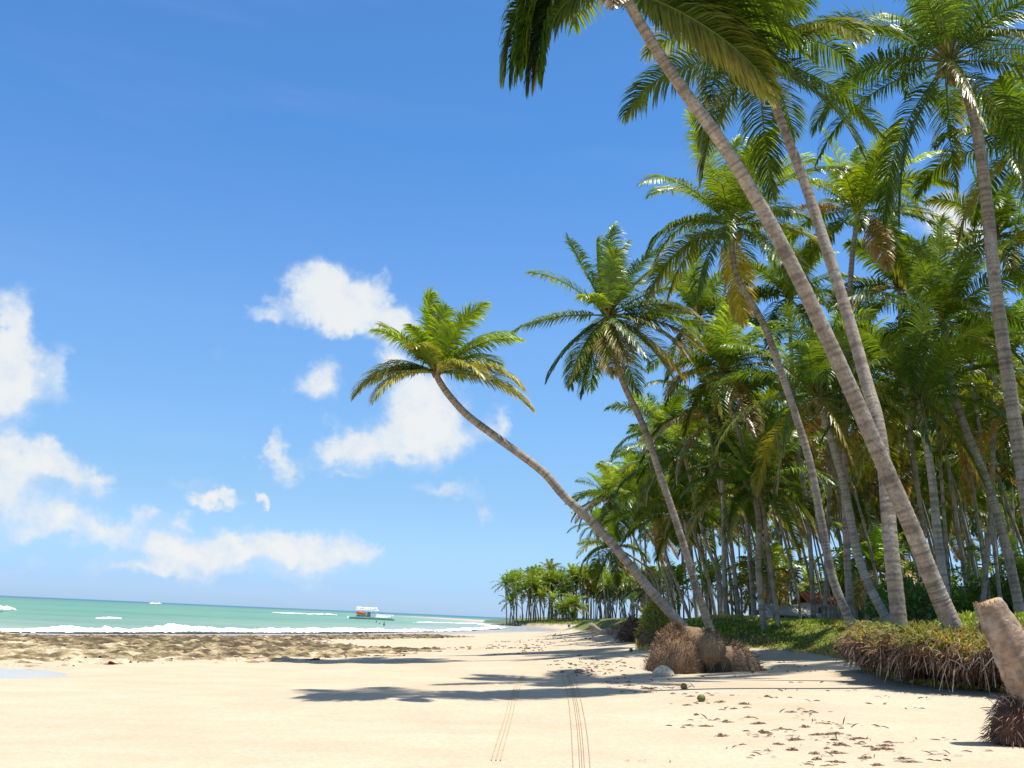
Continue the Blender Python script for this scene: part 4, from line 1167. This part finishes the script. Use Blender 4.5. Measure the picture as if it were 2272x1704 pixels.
# ------------------------------------------------------------------ people
def person(loc, rz, label, pose='walk', shorts=(.06, .07, .12), skin=(.50, .28, .18), h=1.74, sink=0):
    root = empty('person', loc, label, 'person')
    root.rotation_euler = (0, 0, rz)
    sc = h / 1.74
    st = .22 if pose == 'walk' else .05
    J = {'pelvis': (0, 0, .95, .15), 'waist': (0, 0, 1.1, .135), 'chest': (0, .01, 1.32, .165), 'neck': (0, 0, 1.50, .06), 'head': (0, .02, 1.58, .085), 'crown': (0, .01, 1.69, .075),
         'hL': (.1, 0, .88, .10), 'kL': (.11, st * .75, .50, .062), 'aL': (.11, st * .6, .09, .042), 'tL': (.12, st * .6 + .16, .04, .035),
         'hR': (-.1, 0, .88, .10), 'kR': (-.11, -st * .35, .50, .062), 'aR': (-.11, -st * 1.3, .13, .042), 'tR': (-.12, -st * 1.3 + .15, .05, .035),
         'sL': (.19, 0, 1.42, .065), 'eL': (.26, -st * .5, 1.15, .045), 'wL': (.27, -st * .3, .90, .032), 'fL': (.27, -st * .25, .80, .03),
         'sR': (-.19, 0, 1.42, .065), 'eR': (-.26, st * .5, 1.15, .045), 'wR': (-.26, st * .9, .92, .032), 'fR': (-.26, st * 1.0, .82, .03)}
    names = list(J); ix = {k: i for i, k in enumerate(names)}
    E = [('pelvis', 'waist'), ('waist', 'chest'), ('chest', 'neck'), ('neck', 'head'), ('head', 'crown'), ('pelvis', 'hL'), ('hL', 'kL'), ('kL', 'aL'), ('aL', 'tL'), ('pelvis', 'hR'), ('hR', 'kR'), ('kR', 'aR'), ('aR', 'tR'),
         ('chest', 'sL'), ('sL', 'eL'), ('eL', 'wL'), ('wL', 'fL'), ('chest', 'sR'), ('sR', 'eR'), ('eR', 'wR'), ('wR', 'fR')]
    me = bpy.data.meshes.new('body')
    me.from_pydata([tuple(c * sc for c in J[k][:3]) for k in names], [(ix[a], ix[b_]) for a, b_ in E], [])
    o = link('body', me, root)
    md = o.modifiers.new('skin', 'SKIN')
    for i, k in enumerate(names):
        me.skin_vertices[0].data[i].radius = (J[k][3] * sc,) * 2
    me.skin_vertices[0].data[0].use_root = True
    ss = o.modifiers.new('sub', 'SUBSURF'); ss.levels = ss.render_levels = 2
    m, nt, out = material('tanned_skin'); p = N(nt, 'BsdfPrincipled', i_Roughness=.5); p.inputs['Base Color'].default_value = (*skin, 1); nt.links.new(p.outputs[0], out.inputs[0])
    me.materials.append(m)
    b = MB(); tube(b, np.array([(0, 0, .86), (0, 0, .95), (0, 0, 1.06)]) * sc, np.array([.2, .195, .165]) * sc, 12, shorts)
    for sgn, kk in ((1, 'kL'), (-1, 'kR')):
        a = np.array(J['hL' if sgn > 0 else 'hR'][:3]); c = np.array(J[kk][:3])
        tube(b, np.array([a + np.array([0, 0, .03]), a * .5 + c * .5, a * .2 + c * .8]) * sc, np.array([.125, .11, .10]) * sc, 10, shorts)
    b.obj('shorts', M_SKIN, root)
    b = MB(); blob(b, np.array((0, -.005, 1.67)) * sc, np.array((.088, .10, .085)) * sc, np.array([.03, .022, .015]), 12, 8, .06); b.obj('hair', M_SKIN, root)
    return root


gm = ground(1262, 1403.5, 60)
d_ = 196.0
pm = at(1262, 1402, d_)
person((pm[0], pm[1], tz(pm[0], pm[1])), .5, 'shirtless man in dark shorts walking on the wet sand of the bay')
for px, lab, sh in ((1154, 'far bather in red on the beach across the bay, left of the pair', (.45, .08, .06)), (1160, 'far bather in pale shorts on the beach across the bay, right of the pair', (.5, .4, .3))):
    pm = at(px, 1381, 372.0)
    person((pm[0], pm[1], tz(pm[0], pm[1])), .3, lab, 'stand', sh)
for px, py, dz, lab in ((835, 1381, -1.28, 'swimmer farthest out below the boat'), (841.5, 1384.5, -1.5, 'swimmer with only the head above water between two others'), (852, 1388, -1.1, 'swimmer standing chest deep closest to the breaking wave')):
    x, y = seapt(px, py)
    person((x, y, SEA + dz), 1.2, lab, 'stand', skin=(.16, .09, .06))

# ------------------------------------------------------------------ houses among the trunks
def house(px, py, depth, w, h, dpt, rh, label, roofc, wallc, rz=0):
    p = at(px, py, depth); z = tz(p[0], p[1])
    root = empty('house', (p[0], p[1], z), label, 'house'); root.rotation_euler = (0, 0, rz)
    b = MB(); box(b, (-w / 2, -dpt / 2, -.3), (w / 2, dpt / 2, h), wallc); b.obj('wall', M_PAINT, root)
    b = MB(); e = .5
    v = [(-w / 2 - e, -dpt / 2 - e, h - .1), (w / 2 + e, -dpt / 2 - e, h - .1), (w / 2 + e, dpt / 2 + e, h - .1), (-w / 2 - e, dpt / 2 + e, h - .1), (-w / 2 - e, 0, h + rh), (w / 2 + e, 0, h + rh)]
    v2 = [(a, c, d + .14) for a, c, d in v]
    b.add(v + v2, [(6, 7, 11, 10), (8, 9, 10, 11), (0, 4, 5, 1), (2, 5, 4, 3), (0, 1, 7, 6), (2, 3, 9, 8), (0, 6, 10, 4), (3, 4, 10, 9), (1, 5, 11, 7), (2, 8, 11, 5)], roofc)
    n = int(w / .35)
    for q_ in range(n):
        xx = -w / 2 - e + (w + 2 * e) * (q_ + .5) / n
        tube(b, [(xx, -dpt / 2 - e, h + .06), (xx, 0, h + rh + .16)], .07, 5, roofc)
    b.obj('roof', M_PAINT, root)
    for q_ in (-.3, .28):
        b = MB(); box(b, (w * q_ - .3, -dpt / 2 - .05, h * .45), (w * q_ + .3, -dpt / 2 - .003, h * .75), (.12, .12, .12)); f = b.obj('window', M_PAINT, root)
        b = MB()
        for a, c in ((-.36, -.3), (.3, .36)):
            box(b, (w * q_ + a, -dpt / 2 - .09, h * .42), (w * q_ + c, -dpt / 2 - .004, h * .78), (.6, .58, .52))
        b.obj('frame', M_PAINT, f)
    b = MB(); box(b, (-.45, -dpt / 2 - .06, 0), (.45, -dpt / 2 - .003, h * .8), (.40, .34, .28)); b.obj('door', M_PAINT, root)


house(1836, 1360, 86, 3.6, 1.5, 4, .7, 'white hut with red tiled roof glimpsed between the trunks', (.50, .13, .05), (.74, .72, .66))
house(1903, 1360, 88, 2.6, 1.7, 4, .7, 'smaller red roofed hut right of the other one in the grove', (.55, .15, .06), (.70, .70, .68))
house(1742, 1370, 78, 2.6, .5, 3, .5, 'low shed with pale grey roof between the grove trunks', (.55, .54, .52), (.46, .46, .45))

# ------------------------------------------------------------------ light, sky, camera
SUN_EL, SUN_AZ = math.radians(77), math.radians(96)      # azimuth clockwise from +Y: the sun stands over the palms on the right
sd = Vector((math.sin(SUN_AZ) * math.cos(SUN_EL), math.cos(SUN_AZ) * math.cos(SUN_EL), math.sin(SUN_EL)))
sl = bpy.data.lights.new('sun', 'SUN'); sl.energy = 4.6; sl.angle = math.radians(.5); sl.color = (1, .955, .88)
so = bpy.data.objects.new('sun', sl); COL.objects.link(so); so.rotation_euler = sd.to_track_quat('Z', 'Y').to_euler()

w = bpy.data.worlds.new('World'); scn.world = w; w.use_nodes = True
nt = w.node_tree; nt.nodes.clear(); L = nt.links.new
out = nt.nodes.new('ShaderNodeOutputWorld'); bg = N(nt, 'Background', i_Strength=.097); L(bg.outputs[0], out.inputs[0])
sky = N(nt, 'TexSky', sky_type='NISHITA', sun_disc=False, sun_elevation=SUN_EL, sun_rotation=SUN_AZ, altitude=0, air_density=1.0, dust_density=.6, ozone_density=1.6)
tc = N(nt, 'TexCoord')
xyz = N(nt, 'SeparateXYZ'); L(tc.outputs['Generated'], xyz.inputs[0])


def MA(op, a, b=None, c=None):
    n = N(nt, 'Math', operation=op)
    for i, v in enumerate((a, b, c)):
        if v is None: continue
        if isinstance(v, (int, float)): n.inputs[i].default_value = v
        else: L(v, n.inputs[i])
    return n.outputs[0]


az = MA('ARCTAN2', xyz.outputs[0], xyz.outputs[1]); el = MA('ARCSINE', xyz.outputs[2])
cmb = N(nt, 'CombineXYZ'); L(az, cmb.inputs[0]); L(el, cmb.inputs[1])
nw = N(nt, 'TexNoise', i_Scale=16.0, i_Detail=5.0, i_Roughness=.58); L(cmb.outputs[0], nw.inputs['Vector'])
sepn = N(nt, 'SeparateColor'); L(nw.outputs['Color'], sepn.inputs[0])
nw2 = N(nt, 'TexNoise', i_Scale=60.0, i_Detail=4.0, i_Roughness=.6); L(cmb.outputs[0], nw2.inputs['Vector'])
sepm = N(nt, 'SeparateColor'); L(nw2.outputs['Color'], sepm.inputs[0])
azw = MA('ADD', MA('ADD', az, MA('MULTIPLY', MA('SUBTRACT', sepn.outputs[0], .5), .085)), MA('MULTIPLY', MA('SUBTRACT', sepm.outputs[0], .5), .022))
elw = MA('ADD', MA('ADD', el, MA('MULTIPLY', MA('SUBTRACT', sepn.outputs[1], .5), .06)), MA('MULTIPLY', MA('SUBTRACT', sepm.outputs[1], .5), .02))
CL = [(8, 715, 42, 80, 1.1), (30, 815, 62, 68, 1.0), (0, 885, 70, 36, .7), (135, 810, 28, 55, .45), (150, 880, 40, 40, .35), (40, 1005, 50, 42, 1.1), (105, 1050, 70, 36, .9), (200, 1075, 50, 30, .75), (0, 1090, 70, 40, .65),
      (715, 640, 66, 60, 1.1), (790, 685, 95, 48, 1.05), (745, 700, 130, 30, .7), (880, 715, 50, 35, .7), (585, 692, 45, 28, .6), (490, 765, 40, 25, .35), (850, 640, 25, 35, .6),
      (895, 800, 55, 40, 1.1), (950, 860, 60, 50, .9), (930, 930, 95, 70, 1.0), (850, 985, 90, 50, .95), (990, 970, 80, 55, .8), (1105, 925, 35, 50, .75), (745, 985, 55, 40, .85), (715, 830, 45, 45, .7), (690, 875, 60, 35, .6), (780, 1045, 50, 12, .4),
      (602, 985, 24, 42, 1.0), (632, 1038, 42, 40, .85), (985, 1085, 95, 26, .65), (1070, 1140, 30, 28, .7), (430, 1065, 50, 30, .4),
      (475, 1112, 34, 20, 1.3), (570, 1108, 14, 14, 1.4), (560, 1205, 150, 42, .66), (700, 1225, 125, 34, .76), (420, 1225, 120, 26, .34), (120, 1135, 130, 30, .42), (230, 1190, 110, 22, .34), (60, 1205, 120, 22, .3), (810, 1222, 45, 22, .5), (360, 1200, 50, 34, .65), (310, 1130, 38, 28, .8), (500, 1215, 36, 26, .6), (70, 1160, 130, 20, .3), (190, 1200, 90, 16, .25), (240, 1240, 240, 28, .16), (80, 1265, 160, 16, .35), (960, 1260, 120, 10, .2), (560, 1275, 220, 20, .45),
      (2085, 480, 70, 60, .9), (2150, 540, 60, 50, .7), (95, 1190, 60, 18, .3), (160, 1150, 45, 20, .38), (255, 1170, 40, 18, .5), (400, 1150, 35, 16, .7), (640, 1190, 50, 22, .7), (440, 1235, 70, 16, .6), (330, 1255, 90, 12, .5), (-200, 900, 140, 120, 1), (-260, 1120, 200, 60, .9), (2500, 900, 200, 120, .9)]
tot = None
for px, py, sx, sy, amp in CL:
    d = ray(px, py); d = d / np.linalg.norm(d)
    a0, e0 = math.atan2(d[0], d[1]), math.asin(d[2])
    ca = max(math.cos(e0), .3)
    kx = 1 / (sx / FPX * 1.02 / ca); ky = 1 / (sy / FPX * .98)
    qx = MA('MULTIPLY', MA('SUBTRACT', azw, a0), kx); qy = MA('MULTIPLY', MA('SUBTRACT', elw, e0), ky)
    r2 = MA('MULTIPLY_ADD', qy, qy, MA('MULTIPLY', qx, qx))
    g = MA('MULTIPLY', MA('POWER', 2.718, MA('MULTIPLY', r2, -1.0)), amp)
    tot = g if tot is None else MA('ADD', tot, g)
nz2 = N(nt, 'TexNoise', i_Scale=34.0, i_Detail=9.0, i_Roughness=.62); L(cmb.outputs[0], nz2.inputs['Vector'])
dens = MA('ADD', tot, MA('MULTIPLY', MA('SUBTRACT', nz2.outputs['Fac'], .5), MA('MULTIPLY', MA('MINIMUM', tot, 1.0), 1.25)))
mr = N(nt, 'MapRange', interpolation_type='SMOOTHSTEP', i_1=.24, i_2=1.05, i_3=0.0, i_4=.92); L(dens, mr.inputs[0])
# thin high streaks
mpz = N(nt, 'Mapping'); mpz.inputs['Rotation'].default_value = (0, 0, .62); mpz.inputs['Scale'].default_value = (1.6, 11, 1); L(cmb.outputs[0], mpz.inputs[0])
nz3 = N(nt, 'TexNoise', i_Scale=1.6, i_Detail=5.0, i_Roughness=.55); L(mpz.outputs[0], nz3.inputs['Vector'])
st3 = N(nt, 'MapRange', interpolation_type='SMOOTHSTEP', i_1=.5, i_2=.85, i_3=0.0, i_4=.07); L(nz3.outputs['Fac'], st3.inputs[0])
fac = MA('MAXIMUM', mr.outputs[0], st3.outputs[0])
hs = N(nt, 'HueSaturation', i_Saturation=1.0, i_Value=1.0); L(sky.outputs[0], hs.inputs['Color'])
tint = N(nt, 'Mix', data_type='RGBA', blend_type='MULTIPLY'); tint.inputs[0].default_value = 1; L(hs.outputs[0], tint.inputs[6]); 
tr = N(nt, 'ValToRGB'); L(MA('DIVIDE', el, PI / 2), tr.inputs[0])
for i_, (deg, c_) in enumerate([(0, (.68, 1.0, 1.75)), (1.3, (.55, .83, 1.5)), (6, (.60, .80, 1.05)), (10, (.62, .88, 1.12)), (15.7, (.64, .94, 1.21)), (26, (.46, .87, 1.24)), (36, (.43, .83, 1.17)), (56, (1.15, 1.2, 1.15)), (80, (1.45, 1.35, 1.2))]):
    e_ = tr.color_ramp.elements[i_] if i_ < 2 else tr.color_ramp.elements.new(deg / 90)
    e_.position = deg / 90; e_.color = (c_[0] / 1.5, c_[1] / 1.5, c_[2] / 1.5, 1)
t15 = N(nt, 'VectorMath', operation='SCALE'); t15.inputs['Scale'].default_value = 1.5; L(tr.outputs[0], t15.inputs[0]); L(t15.outputs[0], tint.inputs[7])
mx = N(nt, 'Mix', data_type='RGBA'); L(fac, mx.inputs[0]); L(tint.outputs[2], mx.inputs[6])
lit = N(nt, 'MapRange', i_1=.35, i_2=1.5, i_3=0.0, i_4=1.0); L(MA('ADD', dens, MA('MULTIPLY', MA('SUBTRACT', nz2.outputs['Fac'], .5), 2.0)), lit.inputs[0])
cc_ = N(nt, 'Mix', data_type='RGBA'); L(lit.outputs[0], cc_.inputs[0]); cc_.inputs[6].default_value = (4.5, 5.2, 5.9, 1); cc_.inputs[7].default_value = (5.9, 5.95, 5.85, 1)
L(cc_.outputs[2], mx.inputs[7]); L(mx.outputs[2], bg.inputs['Color'])

cam = bpy.data.cameras.new('camera'); co = bpy.data.objects.new('camera', cam); COL.objects.link(co)
cam.sensor_fit = 'HORIZONTAL'; cam.sensor_width = 36; cam.lens = 36 * FPX / 2272; cam.clip_start = .1; cam.clip_end = 60000
M = Matrix(((_R[0], _U[0], -_F[0], 0), (_R[1], _U[1], -_F[1], 0), (_R[2], _U[2], -_F[2], CAMZ), (0, 0, 0, 1)))
co.matrix_world = M
scn.camera = co
scn.view_settings.view_transform = 'Standard'; scn.view_settings.look = 'None'; scn.view_settings.exposure = 0.66; scn.view_settings.gamma = 1
scn.cycles.max_bounces = 6; scn.cycles.transparent_max_bounces = 4
